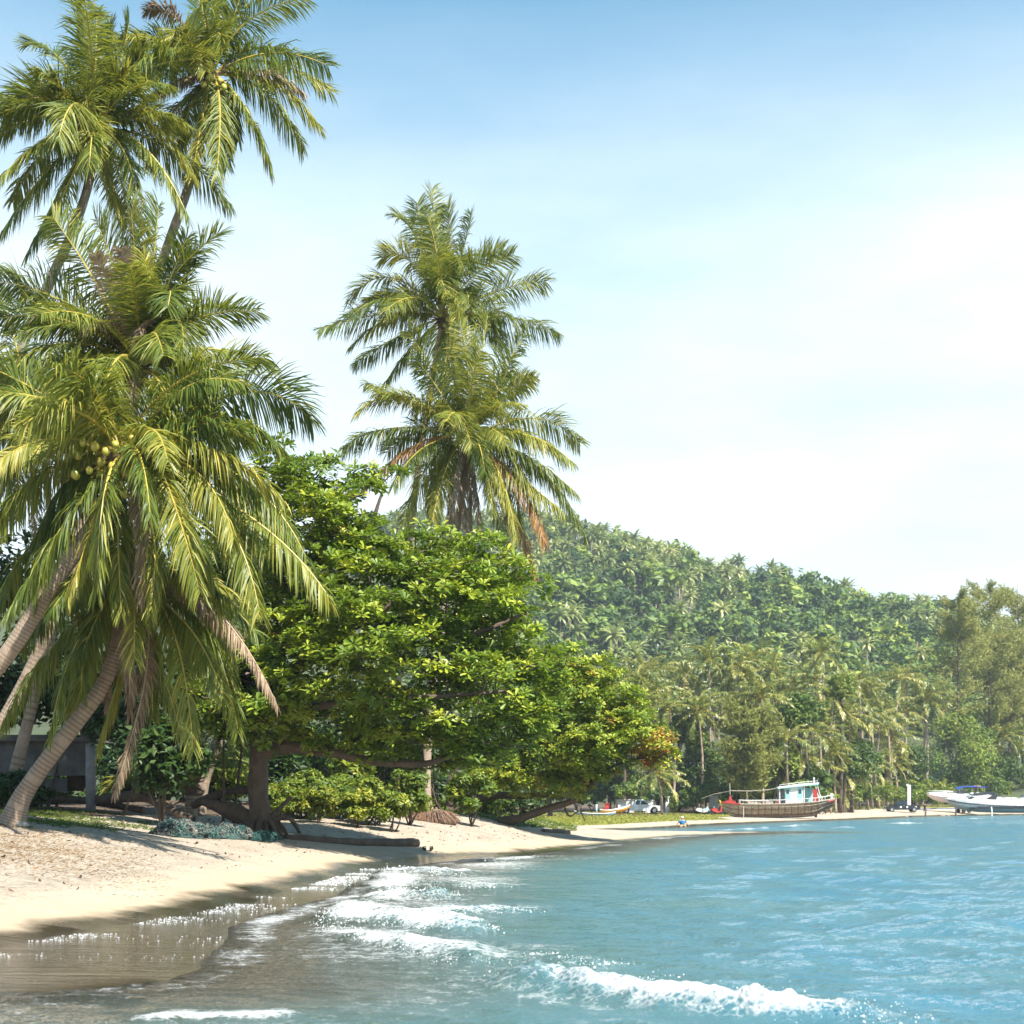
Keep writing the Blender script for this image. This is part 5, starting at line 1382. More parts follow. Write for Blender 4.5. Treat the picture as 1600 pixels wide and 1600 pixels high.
def litf(g, n):
    y = g.uniform(22, 66, n); px = g.uniform(-60, 860, n); x = (px - 800) / F * y
    s_ = shore(x, y)
    return x, y, (s_ > 1.6) & (g.random(n) < .35 + .5 * wob(x, y, .9, 16) + .05 * s_)
P = scatter(litf, 4500, 433); gq = R(433)
mb = MB(); Nn = nrm(gq.normal(0, .35, (len(P), 3)) + V3(0, 0, 1)); leaf_quads(mb, P + V3(0, 0, .018), Nn, (.022 + .11 * gq.random(len(P))**3) * (.7 + .01 * P[:, 1]), gq, gq.random(len(P)), .45)
stuff(mb.build('leaf_litter', leaf_mat('litter', [(0, (0.05, 0.03, 0.02)), (.6, (0.16, 0.09, 0.05)), (1, (0.34, 0.17, 0.06))], (0.2, 0.1, 0.03), .1, .8, .2, 0)), 'scattered dead leaves and twigs on the sand', 'leaf litter')
def grf(g, n):
    px = g.uniform(840, 1320, n); y = g.uniform(106, 200, n); x = (px - 800) / F * y
    s_ = shore(x, y)
    return x, y, (s_ > 4.5) & ~((x > 22) & (s_ < 11))
blades('bank_grass', 'short yellow-green grass on the far bank', 'grass', scatter(grf, 14000, 434), .22, .05, leaf_mat('bank_grass_leaf', [(0, (0.10, 0.13, 0.02)), (.5, (0.24, 0.25, 0.04)), (1, (0.42, 0.37, 0.10))], (0.35, 0.38, 0.05), .25, .6, .2, 0), 434, .2)
def bankf(g, n):
    px = g.uniform(690, 900, n); y = g.uniform(68, 100, n); x = (px - 800) / F * y
    return x, y, shore(x, y) > 4.6
blades('spit_grass', 'green grass tufts behind the leaning almond limbs', 'grass', scatter(bankf, 7000, 435), .25, .03, M_HERB, 435, .2)

# ------------------------------------------------------------------ far things on the bay beach
def paint(name, col, rough=.35, var=.2, **k): return solid(name, col, rough, var, **k)
M_WHITE = paint('white_paint', (0.78, 0.78, 0.76), .45, .12); M_TURQ = paint('turquoise_paint', (0.32, 0.62, 0.62), .5, .4); M_RED = paint('red_paint', (0.45, 0.045, 0.035), .5, .35)
M_GLASS = solid('dark_glass', (0.02, 0.025, 0.03), .08, .1, spec=.8); M_TYRE = solid('tyre', (0.02, 0.02, 0.02), .8, .2); M_RIM = solid('rim', (0.5, 0.5, 0.5), .3, .1, metallic=.8)
M_ORANGE = paint('orange_paint', (0.75, 0.36, 0.03), .45, .15); M_YELLOW = paint('yellow_paint', (0.72, 0.50, 0.05), .45, .15); M_PALEBLUE = paint('pale_blue_paint', (0.38, 0.58, 0.68), .5, .15); M_STEEL = solid('steel', (0.55, 0.56, 0.58), .35, .2, metallic=.6)
M_BLUE = paint('navy_canvas', (0.03, 0.07, 0.28), .6, .3); M_PINKISH = paint('pinkish_white_gelcoat', (0.74, 0.64, 0.63), .25, .1); M_BLACKP = paint('black_paint', (0.018, 0.02, 0.026), .2, .2, spec=.6)
def hull_material():
    m, t, out = new_mat('weathered_hull')
    co = t.nodes.new('ShaderNodeTexCoord').outputs['Object']; v = attr(t)
    n1 = noise(t, 1.2, 6, .7, co); n2 = noise(t, 5, 5, .7, co)
    col = ramp(t, n2, [(.3, (0.10, 0.07, 0.045)), (.48, (0.30, 0.23, 0.14)), (.7, (0.46, 0.38, 0.25))])
    low = ramp(t, n1, [(.3, (0.05, 0.035, 0.03)), (.7, (0.14, 0.085, 0.06))])
    f = N(t, 'MapRange'); f.inputs['From Min'].default_value = .30; f.inputs['From Max'].default_value = .12; L(t, v, f.inputs['Value'])
    col = mixc(t, f.outputs[0], col, low)
    p = N(t, 'BsdfPrincipled', Roughness=.85); L(t, col, p.inputs['Base Color']); L(t, p.outputs[0], out.inputs['Surface']); return m
M_HULL = hull_material()
M_OLDWOOD = solid('old_grey_wood', (0.42, 0.37, 0.31), .85, .45, 4)

class Frame:
    """local frame for a thing: x along, y across (positive away from the camera), z up, heading about z"""
    def __init__(s, o, ang=0.0, pitch=0.0):
        s.o = np.asarray(o, float); ca, sa, cp, sp = math.cos(ang), math.sin(ang), math.cos(pitch), math.sin(pitch)
        s.M = np.array([[ca, -sa, 0], [sa, ca, 0], [0, 0, 1]]) @ np.array([[cp, 0, -sp], [0, 1, 0], [sp, 0, cp]])
    def __call__(s, V): return np.asarray(V, float) @ s.M.T + s.o
def part(root, fr, name, mat, items, smooth=False):
    """items: ('box', c, size) | ('bar', p, q, r) | ('tube', pts, r, sides) | ('raw', V, F)"""
    mb = MB()
    for it in items:
        if it[0] == 'box': V, Q = box(it[1], it[2]); mb.add(fr(V), Q)
        elif it[0] == 'bar': add_tube(mb, fr([it[1], it[2]]), it[3], 6)
        elif it[0] == 'tube': add_tube(mb, fr(it[1]), it[2], it[3] if len(it) > 3 else 8)
        elif it[0] == 'prism':      # side outline (x, z), half width, extruded across y
            P = np.array(it[1], float); n = len(P); w = it[2]; yc = it[3] if len(it) > 3 else 0
            V = np.vstack([np.column_stack([P[:, 0], np.full(n, yc - w), P[:, 1]]), np.column_stack([P[:, 0], np.full(n, yc + w), P[:, 1]])]); b = mb.n; i = np.arange(n)
            mb.add(fr(V), np.stack([i, (i + 1) % n, n + (i + 1) % n, n + i], -1)); mb.F.append((np.array([b + i[::-1]]), 0)); mb.F.append((np.array([b + n + i]), 0))
        elif it[0] == 'raw': mb.add(fr(it[1]), it[2], 0, it[3] if len(it) > 3 else 0)
    return mb.build(name, mat, root, smooth)
def loft(stations):
    """stations: list of (x, [(y, z) ...]) -> verts, quads"""
    m = len(stations[0][1]); V = np.array([[x, y, z] for x, prof in stations for y, z in prof]); i = np.arange(len(stations) - 1)[:, None] * m; j = np.arange(m - 1)[None]
    return V, np.stack([i + j, i + j + 1, i + m + j + 1, i + m + j], -1).reshape(-1, 4)

# ---- old wooden fishing boat
pB = Gd(1216, 170); fb = Frame(pB + V3(0, 0, .02), -.10, math.radians(0.6))
bo = thing('fishing_boat', 'old weathered wooden fishing boat with a turquoise and white cabin beached on the far shore', 'boat', pB)
xs = np.array([-6.2, -5.8, -5.2, -4.2, -2.5, 0, 2.4, 3.9, 5.0, 6.0]); sheer = np.array([1.78, 1.70, 1.62, 1.55, 1.5, 1.5, 1.58, 1.68, 1.82, 2.0]); keel = np.array([1.3, .75, .25, .0, 0, 0, .0, .12, .75, 1.15]); beam = np.array([.05, .45, .85, 1.25, 1.55, 1.65, 1.6, 1.5, 1.35, 1.15])
sta = []; vv = []
for x, zs, zk, bm_ in zip(xs, sheer, keel, beam):
    pr = []
    for a in np.linspace(-1, 1, 15):
        q = abs(a); pr.append((math.copysign(bm_ * (q**.55), a) if q > 0 else 0, zk + (zs - zk) * q**1.7)); vv.append((zk + (zs - zk) * q**1.7) / 1.7)
    sta.append((x, pr))
V, Q = loft(sta); part(bo, fb, 'hull', M_HULL, [('raw', V, Q, np.array(vv))], False)
for k in range(5):       # strakes standing a little proud of the hull
    u = .28 + .15 * k; pts_l = [[x, -(b_ * (u**.55)) - .02, zk + (zs - zk) * u**1.7] for x, zs, zk, b_ in zip(xs[1:], sheer[1:], keel[1:], beam[1:])]
    pts_r = [[p[0], -p[1], p[2]] for p in pts_l]
    part(bo, fb, 'strake', M_HULL if k % 2 else M_OLDWOOD, [('tube', spline(pts_l, 24), .035, 5), ('tube', spline(pts_r, 24), .035, 5)])
for k in range(13):      # frames showing as dark verticals
    x = -4.4 + k * .72; i = np.interp(x, xs, np.arange(len(xs))); zs = np.interp(x, xs, sheer); zk = np.interp(x, xs, keel); b_ = np.interp(x, xs, beam)
    pts = [[x, -(b_ * (u**.55)) - .025, zk + (zs - zk) * u**1.7] for u in (.35, .5, .65, .8, .92)]; part(bo, fb, 'rib', M_DARKWOOD, [('tube', pts, .04, 4)])
tr = sta[-1][1]; part(bo, fb, 'transom', M_OLDWOOD, [('raw', np.array([[xs[-1], y, z] for y, z in tr]), np.array([list(range(15))]))])
part(bo, fb, 'deck', M_OLDWOOD, [('raw', np.array([[x, s_ * b_ * .97, z - .12] for x, z, b_ in zip(xs, sheer, beam) for s_ in (-1, 1)]), np.array([[2*i, 2*i+1, 2*i+3, 2*i+2] for i in range(len(xs) - 1)]))])
for s_ in (-1, 1):
    P = [[x, s_ * b_, z + .02] for x, z, b_ in zip(xs, sheer, beam)]
    part(bo, fb, 'gunwale', M_OLDWOOD, [('tube', spline(P[3:], 24), .07, 6)]); part(bo, fb, 'bow_rail', M_RED, [('tube', spline(P[:4], 18), .08, 6)])
    part(bo, fb, 'handrail', M_WHITE, [('tube', [[x, s_ * b_ * .95, z + .45] for x, z, b_ in zip(xs[3:], sheer[3:], beam[3:])], .03, 5)] + [('bar', [x, s_ * b_ * .95, z], [x, s_ * b_ * .95, z + .45], .025) for x, z, b_ in zip(xs[3:], sheer[3:], beam[3:])])
part(bo, fb, 'stem_post', M_YELLOW, [('tube', [[-6.05, 0, 1.3], [-6.3, 0, 1.75], [-6.45, 0, 2.0]], .09, 6)])
part(bo, fb, 'bow_block', M_RED, [('prism', [(-5.9, 1.75), (-4.6, 1.6), (-4.7, 1.85), (-5.0, 1.98), (-5.18, 2.5), (-5.32, 2.5), (-5.4, 1.98), (-5.7, 1.95)], .22)])
part(bo, fb, 'mast', M_OLDWOOD, [('bar', [-5.25, 0, 2.6], [-5.28, 0, 3.9], .05)])
part(bo, fb, 'boom', M_OLDWOOD, [('tube', [[-5.25, 0, 3.05], [-3, 0, 2.98], [-1, 0, 3.1], [.4, 0, 3.35]], .055, 6), ('bar', [-3.4, 0, 1.5], [-3.4, 0, 3.0], .04)])
part(bo, fb, 'mooring_rope', M_OLDWOOD, [('tube', [[-5.3, 0, 3.0], [-7.0, .3, 2.7], [-8.4, .6, 2.2]], .025, 4)])
part(bo, fb, 'deck_gear', M_OLDWOOD, [('box', (-2.6, .1, 1.7), (1.4, 1.2, .4)), ('box', (-1.0, -.2, 1.66), (.8, 1.0, .32)), ('bar', [-4, -.4, 1.9], [-1, -.6, 1.85], .06)])
part(bo, fb, 'engine_box', M_RED, [('box', (.05, -.5, 1.75), (.45, .5, .45))])
rf = part(bo, fb, 'cabin_roof', M_WHITE, [('prism', [(-.1, 3.28), (4.35, 3.72), (4.4, 3.84), (2.2, 3.70), (-.15, 3.40)], 1.35)])
part(rf, fb, 'roof_edge', M_TURQ, [('prism', [(-.12, 3.18), (4.36, 3.60), (4.36, 3.71), (-.12, 3.29)], 1.40)])
part(rf, fb, 'roof_rail', M_WHITE, [('tube', [[.1, -1.2, 3.62], [2.2, -1.2, 3.86], [4.2, -1.2, 4.02]], .025, 5)] + [('bar', [x, -1.2, 3.4 + .09 * x], [x, -1.2, 3.6 + .095 * x], .02) for x in (.1, 1.1, 2.2, 3.2, 4.2)])
part(rf, fb, 'roof_lamp', M_WHITE, [('bar', [3.95, 0, 3.7], [3.95, 0, 4.3], .05), ('box', (3.95, 0, 4.32), (.16, .16, .16))])
cw = part(bo, fb, 'cabin_wall', M_WHITE, [('prism', [(.75, 1.5), (2.65, 1.62), (2.6, 3.44), (.72, 3.26)], 1.12)])
for x in (.98, 2.3):
    part(cw, fb, 'window_frame', M_TURQ, [('box', (x, -1.14, 2.62), (.52, .05, 1.3))]); part(cw, fb, 'pane', M_GLASS, [('box', (x, -1.175, 2.85), (.3, .03, .42))])
part(bo, fb, 'cabin_door', M_GLASS, [('box', (.45, -1.0, 2.3), (.36, .05, 1.5))])
for x, z0, z1, lean in ((.1, 1.5, 3.28, 0), (2.75, 1.6, 3.5, 0), (4.15, 1.75, 3.62, .5)):
    for s_ in (-1, 1): part(bo, fb, 'roof_post', M_WHITE, [('bar', [x + lean, s_ * 1.15, z0], [x, s_ * 1.15, z1], .05)])
part(bo, fb, 'red_panel', M_RED, [('box', (3.95, -1.1, 2.45), (.5, .06, 1.35))]); part(bo, fb, 'bulkhead', M_TURQ, [('box', (3.3, .9, 2.5), (1.2, .06, 1.5))])
part(bo, fb, 'stern_block', M_WHITE, [('box', (5.75, -.9, 2.35), (.22, .22, .6))]); part(bo, fb, 'stern_trim', M_RED, [('tube', [[5.3, -1.3, 1.72], [6.05, -1.15, 1.92]], .1, 6)])
part(bo, fb, 'rudder', M_DARKWOOD, [('prism', [(3.95, .0), (4.25, .0), (4.25, .8), (4.1, .8)], .06)]); part(bo, fb, 'propeller_shaft', M_STEEL, [('bar', [3.2, 0, .35], [4.0, 0, .3], .04)])
part(bo, fb, 'prop_stick', M_OLDWOOD, [('bar', [-3.9, -1.7, -.2], [-3.85, -1.25, 1.3], .05)])
wp = G(1230, 1276); w_ = thing('timber_plank', 'white plank lying on the sand under the stern of the wooden boat', 'plank', wp); mb = MB(); V, Q = box(wp + V3(.3, -.6, .08), (3.0, .25, .1)); mb.add(V, Q); mb.build('board', M_WHITE, w_)

# ---- pickups
def pickup(label, px, py, flip, body_mat, d=None, length=5.2, ang=0.0):
    p = G(px, py) if d is None else Gd(px, d); fr0 = Frame(p, (math.pi if flip else 0) + ang)
    root = thing('pickup_truck', label, 'pickup truck', p); k = length / 5.2
    fr = lambda V: fr0(np.asarray(V, float) * k)
    # x forward (nose at +2.6)
    def body(): 
        prof = [(-2.6, .48), (-2.6, 1.08), (-.75, 1.08), (-.75, 1.02), (1.25, 1.06), (2.35, .96), (2.58, .82), (2.6, .45), (2.15, .36), (-2.3, .36)]
        return [('prism', prof, .86)]
    part(root, fr, 'body', body_mat, body())
    cab_lo = [(-.72, 1.03), (1.32, 1.05)]; cab_hi = [(-.5, 1.70), (.45, 1.72)]
    V = np.array([[x, y, z] for y0, y1, s_ in ((.84, .66, -1), (.84, .66, 1)) for (x, z), y in ((cab_lo[0], s_*y0), (cab_lo[1], s_*y0), (cab_hi[1], s_*y1), (cab_hi[0], s_*y1))])
    cab = part(root, fr, 'cab', body_mat, [('raw', V, np.array([[0, 1, 2, 3], [4, 7, 6, 5], [3, 2, 6, 7], [0, 3, 7, 4], [1, 5, 6, 2]]))])
    for s_ in (-1, 1):
        for x0, x1, t0, t1 in ((-.55, .02, -.38, .02), (.12, 1.05, .12, .42)):
            V = np.array([[x0, s_ * .835, 1.13], [x1, s_ * .835, 1.13], [t1, s_ * .70, 1.63], [t0, s_ * .70, 1.63]]); V2 = V + np.array([0, s_ * .012, 0])
            part(cab, fr, 'side_window', M_GLASS, [('raw', np.vstack([V, V2]), np.array([[4, 5, 6, 7], [0, 1, 5, 4], [1, 2, 6, 5], [2, 3, 7, 6], [3, 0, 4, 7]]))])
        part(root, fr, 'headlight', M_WHITE, [('box', (2.5, s_ * .68, .80), (.2, .3, .16))]); part(cab, fr, 'mirror', body_mat, [('box', (1.05, s_ * .97, 1.18), (.16, .2, .18))])
        part(root, fr, 'door_handle', M_RIM, [('box', (-.1, s_ * .87, .95), (.2, .03, .04))])
        for x in (-1.65, 1.72):
            th = np.linspace(0, 2*math.pi, 20, endpoint=False)
            part(root, fr, 'wheel_arch', M_TYRE, [('prism', [(x + .45*math.cos(a), .42 + .45*math.sin(a)) for a in th if math.sin(a) > -.25], .04, s_ * .84)])
            w = part(root, fr, 'wheel', M_TYRE, [('prism', [(x + .38*math.cos(a), .38 + .38*math.sin(a)) for a in th], .12, s_ * .80)], True)
            part(w, fr, 'rim', M_RIM, [('prism', [(x + .21*math.cos(a), .38 + .21*math.sin(a)) for a in th], .01, s_ * .925)])
    V = np.array([[1.28, -.76, 1.10], [1.28, .76, 1.10], [.52, .62, 1.66], [.52, -.62, 1.66]]) + np.array([.03, 0, .02])
    part(cab, fr, 'windscreen', M_GLASS, [('raw', np.vstack([V, V - np.array([.01, 0, .01])]), np.array([[0, 1, 2, 3], [4, 7, 6, 5]]))])
    part(root, fr, 'bumper', M_RIM, [('box', (2.62, 0, .5), (.1, 1.6, .2))]); part(root, fr, 'load_bed', M_TYRE, [('box', (-1.65, 0, 1.085), (1.6, 1.4, .012))])
    return root, fr
M_SILVER = paint('silver_white_paint', (0.70, 0.73, 0.74), .25, .06, spec=.6)
pickup('silver-white pickup parked on the grass below the almond tip', 999, 1275.5, False, M_SILVER, length=5.2, d=185)
bk, bfr = pickup('black pickup with round white door decals on the far sand', 1409, 1264.5, True, M_BLACKP, length=5.2, d=232)
for x in (.35, -.6, -1.9):
    th = np.linspace(0, 2*math.pi, 18, endpoint=False)
    part(bk, bfr, 'door_decal', M_WHITE, [('prism', [(x + .14*math.cos(a), .78 + .14*math.sin(a)) for a in th], .004, s_ * .866) for s_ in (1,)])
pk = at(1419, 1260, 250); b_ = Gd(1421, 246)
po = thing('concrete_pillar', 'tall white pillar standing behind the black pickup', 'pillar', b_); tp = at(1419, 1228, 246)
mb = MB(); V, Q = box((b_ + tp) / 2, (.5, .5, tp[2] - b_[2] + .3)); mb.add(V, Q); mb.build('shaft', M_WHITE, po); mb = MB(); V, Q = box(tp + V3(-.15, 0, .15), (.3, .3, .3)); mb.add(V, Q); mb.build('lamp', M_WHITE, po)

# ---- speedboats
def speedboat(label, p, ang, Ls, mat, stripe, canopy, raise_=.0, pitch=0.0, canopy_mat=M_BLUE, seed=0):
    """bow at -x"""
    fr0 = Frame(p + V3(0, 0, raise_), ang, pitch); root = thing('speedboat', label, 'boat', p); k = Ls / 10.0
    fr = lambda V: fr0(np.asarray(V, float) * k)
    xs = np.array([-5.2, -4.9, -4.2, -3.0, -1.5, .5, 2.5, 4.6]); sh = np.array([1.62, 1.60, 1.56, 1.5, 1.42, 1.32, 1.25, 1.2]); ch = np.array([1.52, 1.30, 1.0, .72, .58, .5, .46, .45]); kl = np.array([1.50, 1.12, .66, .28, .10, .02, 0, 0]); bm_ = np.array([.03, .42, .85, 1.2, 1.38, 1.42, 1.4, 1.35])
    sta = [(x, [(-b_, zs), (-b_ * .99, zs - .12), (-b_ * .9, zc), (0, zk), (b_ * .9, zc), (b_ * .99, zs - .12), (b_, zs)]) for x, zs, zc, zk, b_ in zip(xs, sh, ch, kl, bm_)]
    V, Q = loft(sta); part(root, fr, 'hull', mat, [('raw', V, Q)]); part(root, fr, 'transom', mat, [('raw', np.array([[4.6, y, z] for y, z in sta[-1][1]]), np.array([list(range(7))]))])
    dk = [(x, [(-b_ * .98, zs + .01), (-b_ * .5, zs + .20 * min(1, b_)), (b_ * .5, zs + .20 * min(1, b_)), (b_ * .98, zs + .01)]) for x, zs, b_ in zip(xs, sh, bm_)]
    V, Q = loft(dk); part(root, fr, 'deck', M_WHITE, [('raw', V, Q)])
    for s_ in (-1, 1):
        P = [[x, s_ * (b_ * .965 + .02), (zs + zc) / 2 - .02] for x, zs, zc, b_ in zip(xs, sh, ch, bm_)]
        part(root, fr, 'stripe', stripe, [('tube', spline(P[1:], 20), .09, 6)]); part(root, fr, 'bow_rail', M_STEEL, [('tube', spline([[x, s_ * b_ * .85, zs + .42] for x, zs, b_ in zip(xs[1:5], sh[1:5], bm_[1:5])], 12), .025, 5)])
    part(root, fr, 'windscreen', M_GLASS, [('prism', [(-.9, 1.55), (.0, 2.05), (.5, 2.02), (.3, 1.5)], 1.05)])
    if canopy:
        V, Q = loft([(x, [(-1.2, z), (-.6, z + .16), (.6, z + .16), (1.2, z)]) for x, z in ((-.8, 2.15), (.2, 2.5), (2.2, 2.55), (3.6, 2.40))]); part(root, fr, 'canopy', canopy_mat, [('raw', V, Q), ('raw', V - np.array([0, 0, .06]), Q[:, ::-1])])
        for x in (-.5, 1.4, 3.3):
            for s_ in (-1, 1): part(root, fr, 'canopy_post', M_STEEL, [('bar', [x, s_ * 1.15, 1.3], [x, s_ * 1.15, 2.45 if x > 0 else 2.2], .035)])
    part(root, fr, 'seats', M_WHITE, [('box', (1.5 + i * .9, 0, 1.45), (.4, 1.9, .5)) for i in range(3)])
    for y in (-.5, .5): part(root, fr, 'outboard_engine', M_BLACKP, [('prism', [(4.6, .9), (5.1, .95), (5.15, 1.7), (4.85, 1.85), (4.6, 1.7)], .2, y), ('prism', [(4.75, .2), (4.95, .2), (4.95, .95), (4.75, .95)], .06, y)])
    return root, fr
dP = 240.0
pP = Gd(1500, dP + 4)
s1, f1 = speedboat('pinkish white speedboat with a blue canopy, raised on a trailer', at(1500, 1259, dP + 4), .10, 10.6, M_PINKISH, M_PINKISH, True, .3)
mb_ = thing('boat_trailer', 'low blue boat trailer under the pinkish speedboat', 'trailer', Gd(1490, dP + 4))
ft = Frame(Gd(1490, dP + 4), .10)
part(mb_, ft, 'frame', M_BLUE, [('bar', [-6.5, 0, .55], [-3, 0, .7], .09), ('bar', [-3, -.8, .7], [4, -.8, .7], .08), ('bar', [-3, .8, .7], [4, .8, .7], .08), ('bar', [-3, -.8, .7], [-3, .8, .7], .07), ('bar', [3, -.8, .7], [3, .8, .7], .07)])
for x in (1.2, 2.1):
    for s_ in (-1, 1):
        th = np.linspace(0, 2*math.pi, 16, endpoint=False); part(mb_, ft, 'wheel', M_TYRE, [('prism', [(x + .33*math.cos(a), .33 + .33*math.sin(a)) for a in th], .12, s_ * 1.1)])
for k, (px, py, col, lab) in enumerate([(1522, 1229, (0.7, 0.12, 0.3), 'small pink flag on the boat canopy'), (1527, 1229, (0.8, 0.6, 0.05), 'small yellow flag on the boat canopy')]):
    b_ = at(px, 1235.5, dP + 4); t_ = at(px, py - 2, dP + 4); root = thing('flag', lab, 'flag', b_); mb = MB(); add_tube(mb, [b_, t_], .02, 5); mb.build('pole', M_STEEL, root)
    u = np.linspace(0, 1, 6); V = np.array([[t_[0] + a * .55, t_[1] + .06 * math.sin(a * 6), t_[2] - z - .1 * a] for a in u for z in (0, .45)]); i = np.arange(5) * 2; mb = MB(); mb.add(V, np.stack([i, i + 2, i + 3, i + 1], -1)); mb.build('cloth', paint('flag_cloth_%s' % 'pink' if k == 0 else 'flag_cloth_yellow', col, .7), root)
s2, f2 = speedboat('long white speedboat with a black stripe in front, bow to the left', at(1548, 1269, dP - 8), .0, 13.4, M_WHITE, M_BLACKP, False, -.12)
part(s2, f2, 'side_window', M_GLASS, [('prism', [(-3.0, 1.5), (-2.2, 2.1), (-.6, 2.35), (.8, 2.0), (.8, 1.85), (-.6, 2.15), (-1.9, 1.95), (-2.6, 1.48)], 1.06)])
part(s2, f2, 'cabin', M_PINKISH, [('prism', [(-2.7, 1.5), (-1.9, 1.95), (-.6, 2.13), (.8, 1.85), (1.0, 1.4)], 1.0)])
part(s2, f2, 'black_bottom', M_BLACKP, [('prism', [(-2.6, .42), (4.6, .42), (4.6, .75), (-1.8, .72)], 1.40)])
s3, f3 = speedboat('far speedboat with a dark blue top at the right edge', at(1604, 1264, dP + 12), .05, 9.0, M_WHITE, M_BLUE, True, .1, canopy_mat=M_BLUE)
for k, (px, y0, y1, lab) in enumerate([(1446, 1262, 1276, 'crooked dark stake in the sand left of the speedboats'), (1493, 1259, 1276, 'dark mooring stake in front of the white speedboat'), (1549, 1261, 1268, 'short pale mooring post beside the white speedboat')]):
    t_ = at(px, y0, 226); b_ = Gd(px - 1, 226); root = thing('mooring_post', lab, 'post', b_); mb = MB(); add_tube(mb, spline([b_ - V3(0, 0, .3), (b_ + t_) / 2 + V3(.12, 0, 0), t_], 8), np.linspace(.13, .09, 8), 7, 0, .2); mb.build('shaft', M_DARKWOOD if k < 2 else M_WHITE, root, True)
rk = R(451)
for k in range(14):
    c = Gd(1470 + k * 11 + rk.normal(0, 4), 232 + rk.normal(0, 3)); mb = MB(); V, Fs = ICO1; V = V * (1 + .25 * noise3(V, 3, k, 2))[:, None]; mb.add(V * rk.uniform(.12, .35) * V3(1.4, 1, .7) + c, Fs)
    tag(mb.build('rock', solid('beach_rock' if k == 0 else 'beach_rock.%03d' % k, (0.28, 0.24, 0.2), .9, .3)), 'small rock on the shingle below the speedboats', 'rock', 'rocks below the speedboats')
# ---- people
def person(label, p, h, pose, shirt, legs, hat=None, ang=0.0):
    """one skinned body; clothes as child meshes"""
    root = thing('person', label, 'person', p); s = h / 1.7
    if pose == 'stand':
        J = {'pelvis': (0, 0, .95, .14), 'chest': (0, 0, 1.3, .15), 'neck': (0, 0, 1.47, .06), 'head': (0, -.01, 1.58, .095), 'top': (0, 0, 1.68, .06), 'ls': (-.19, 0, 1.4, .065), 'le': (-.25, .02, 1.13, .045), 'lh': (-.24, -.06, .88, .04), 'rs': (.19, 0, 1.4, .065), 're': (.25, .02, 1.13, .045), 'rh': (.24, -.06, .88, .04),
             'lk': (-.11, -.02, .5, .065), 'la': (-.12, .02, .08, .05), 'lf': (-.13, -.14, .04, .04), 'rk': (.11, -.02, .5, .065), 'ra': (.12, .02, .08, .05), 'rf': (.13, -.14, .04, .04)}
    else:   # sitting in the shallows, arms spread to the sides
        J = {'pelvis': (0, 0, .08, .15), 'chest': (0, 0, .42, .15), 'neck': (0, 0, .58, .06), 'head': (0, -.01, .69, .095), 'top': (0, 0, .79, .06), 'ls': (-.19, 0, .5, .065), 'le': (-.36, -.03, .28, .045), 'lh': (-.54, -.06, .08, .04), 'rs': (.19, 0, .5, .065), 're': (.36, -.03, .28, .045), 'rh': (.54, -.06, .08, .04),
             'lk': (-.18, -.4, .10, .075), 'la': (-.16, -.78, -.02, .05), 'lf': (-.16, -.86, .06, .04), 'rk': (.18, -.4, .10, .075), 'ra': (.16, -.78, -.02, .05), 'rf': (.16, -.86, .06, .04)}
    E = [('pelvis', 'chest'), ('chest', 'neck'), ('neck', 'head'), ('head', 'top'), ('chest', 'ls'), ('ls', 'le'), ('le', 'lh'), ('chest', 'rs'), ('rs', 're'), ('re', 'rh'), ('pelvis', 'lk'), ('lk', 'la'), ('la', 'lf'), ('pelvis', 'rk'), ('rk', 'ra'), ('ra', 'rf')]
    kk = list(J); me = bpy.data.meshes.new('body'); fr0 = Frame(p, ang)
    me.from_pydata([tuple(fr0(np.array(J[a][:3]) * s)) for a in kk], [(kk.index(a), kk.index(b)) for a, b in E], []); me.materials.append(M_SKIN)
    o = link('body', me, root); md = o.modifiers.new('skin', 'SKIN'); md.use_smooth_shade = True
    for a, sv in zip(kk, me.skin_vertices[0].data): sv.radius = (J[a][3] * s, J[a][3] * s); sv.use_root = (a == 'pelvis')
    o.modifiers.new('sub', 'SUBSURF').levels = 1
    fr = lambda V: fr0(np.asarray(V, float) * s)
    pe, chh, ne = (np.array(J[a][:3]) for a in ('pelvis', 'chest', 'neck'))
    part(root, fr, 'shirt', shirt, [('tube', spline([pe + V3(0, 0, .05), (pe + chh) / 2, chh, chh + (ne - chh) * .75], 9), [.17, .175, .18, .19, .20, .20, .19, .16, .09], 12), ('tube', [J['ls'][:3], np.array(J['ls'][:3]) * .5 + np.array(J['le'][:3]) * .5], [.085, .07], 8), ('tube', [J['rs'][:3], np.array(J['rs'][:3]) * .5 + np.array(J['re'][:3]) * .5], [.085, .07], 8)], True)
    part(root, fr, 'shorts', legs, [('tube', [pe + V3(0, 0, .1), pe - V3(0, 0, .06)], [.175, .19], 12)] + [('tube', [pe + V3(s_ * .06, 0, -.02), np.array(J[a][:3])], [.11, .09], 9) for s_, a in ((-1, 'lk'), (1, 'rk'))], True)
    hd = np.array(J['head'][:3])
    V, Fs = ICO2; part(root, fr, 'hair', hat if hat else M_TYRE, [('raw', V * V3(.112, .118, .085) + hd + V3(0, .02, .065), Fs)], True)
    return root
M_SKIN = solid('skin', (0.36, 0.20, 0.13), .55, .1); M_SHIRTB = solid('blue_cloth', (0.02, 0.16, 0.36), .8, .2); M_DARKCL = solid('dark_cloth', (0.02, 0.02, 0.025), .8, .2)
pW = G(1066, 1293); person('person in a blue shirt and yellow shorts sitting in the shallow water', V3(pW[0], pW[1], max(pW[2], -.08) + .02), 1.7, 'sit', M_SHIRTB, M_YELLOW, M_WHITE)
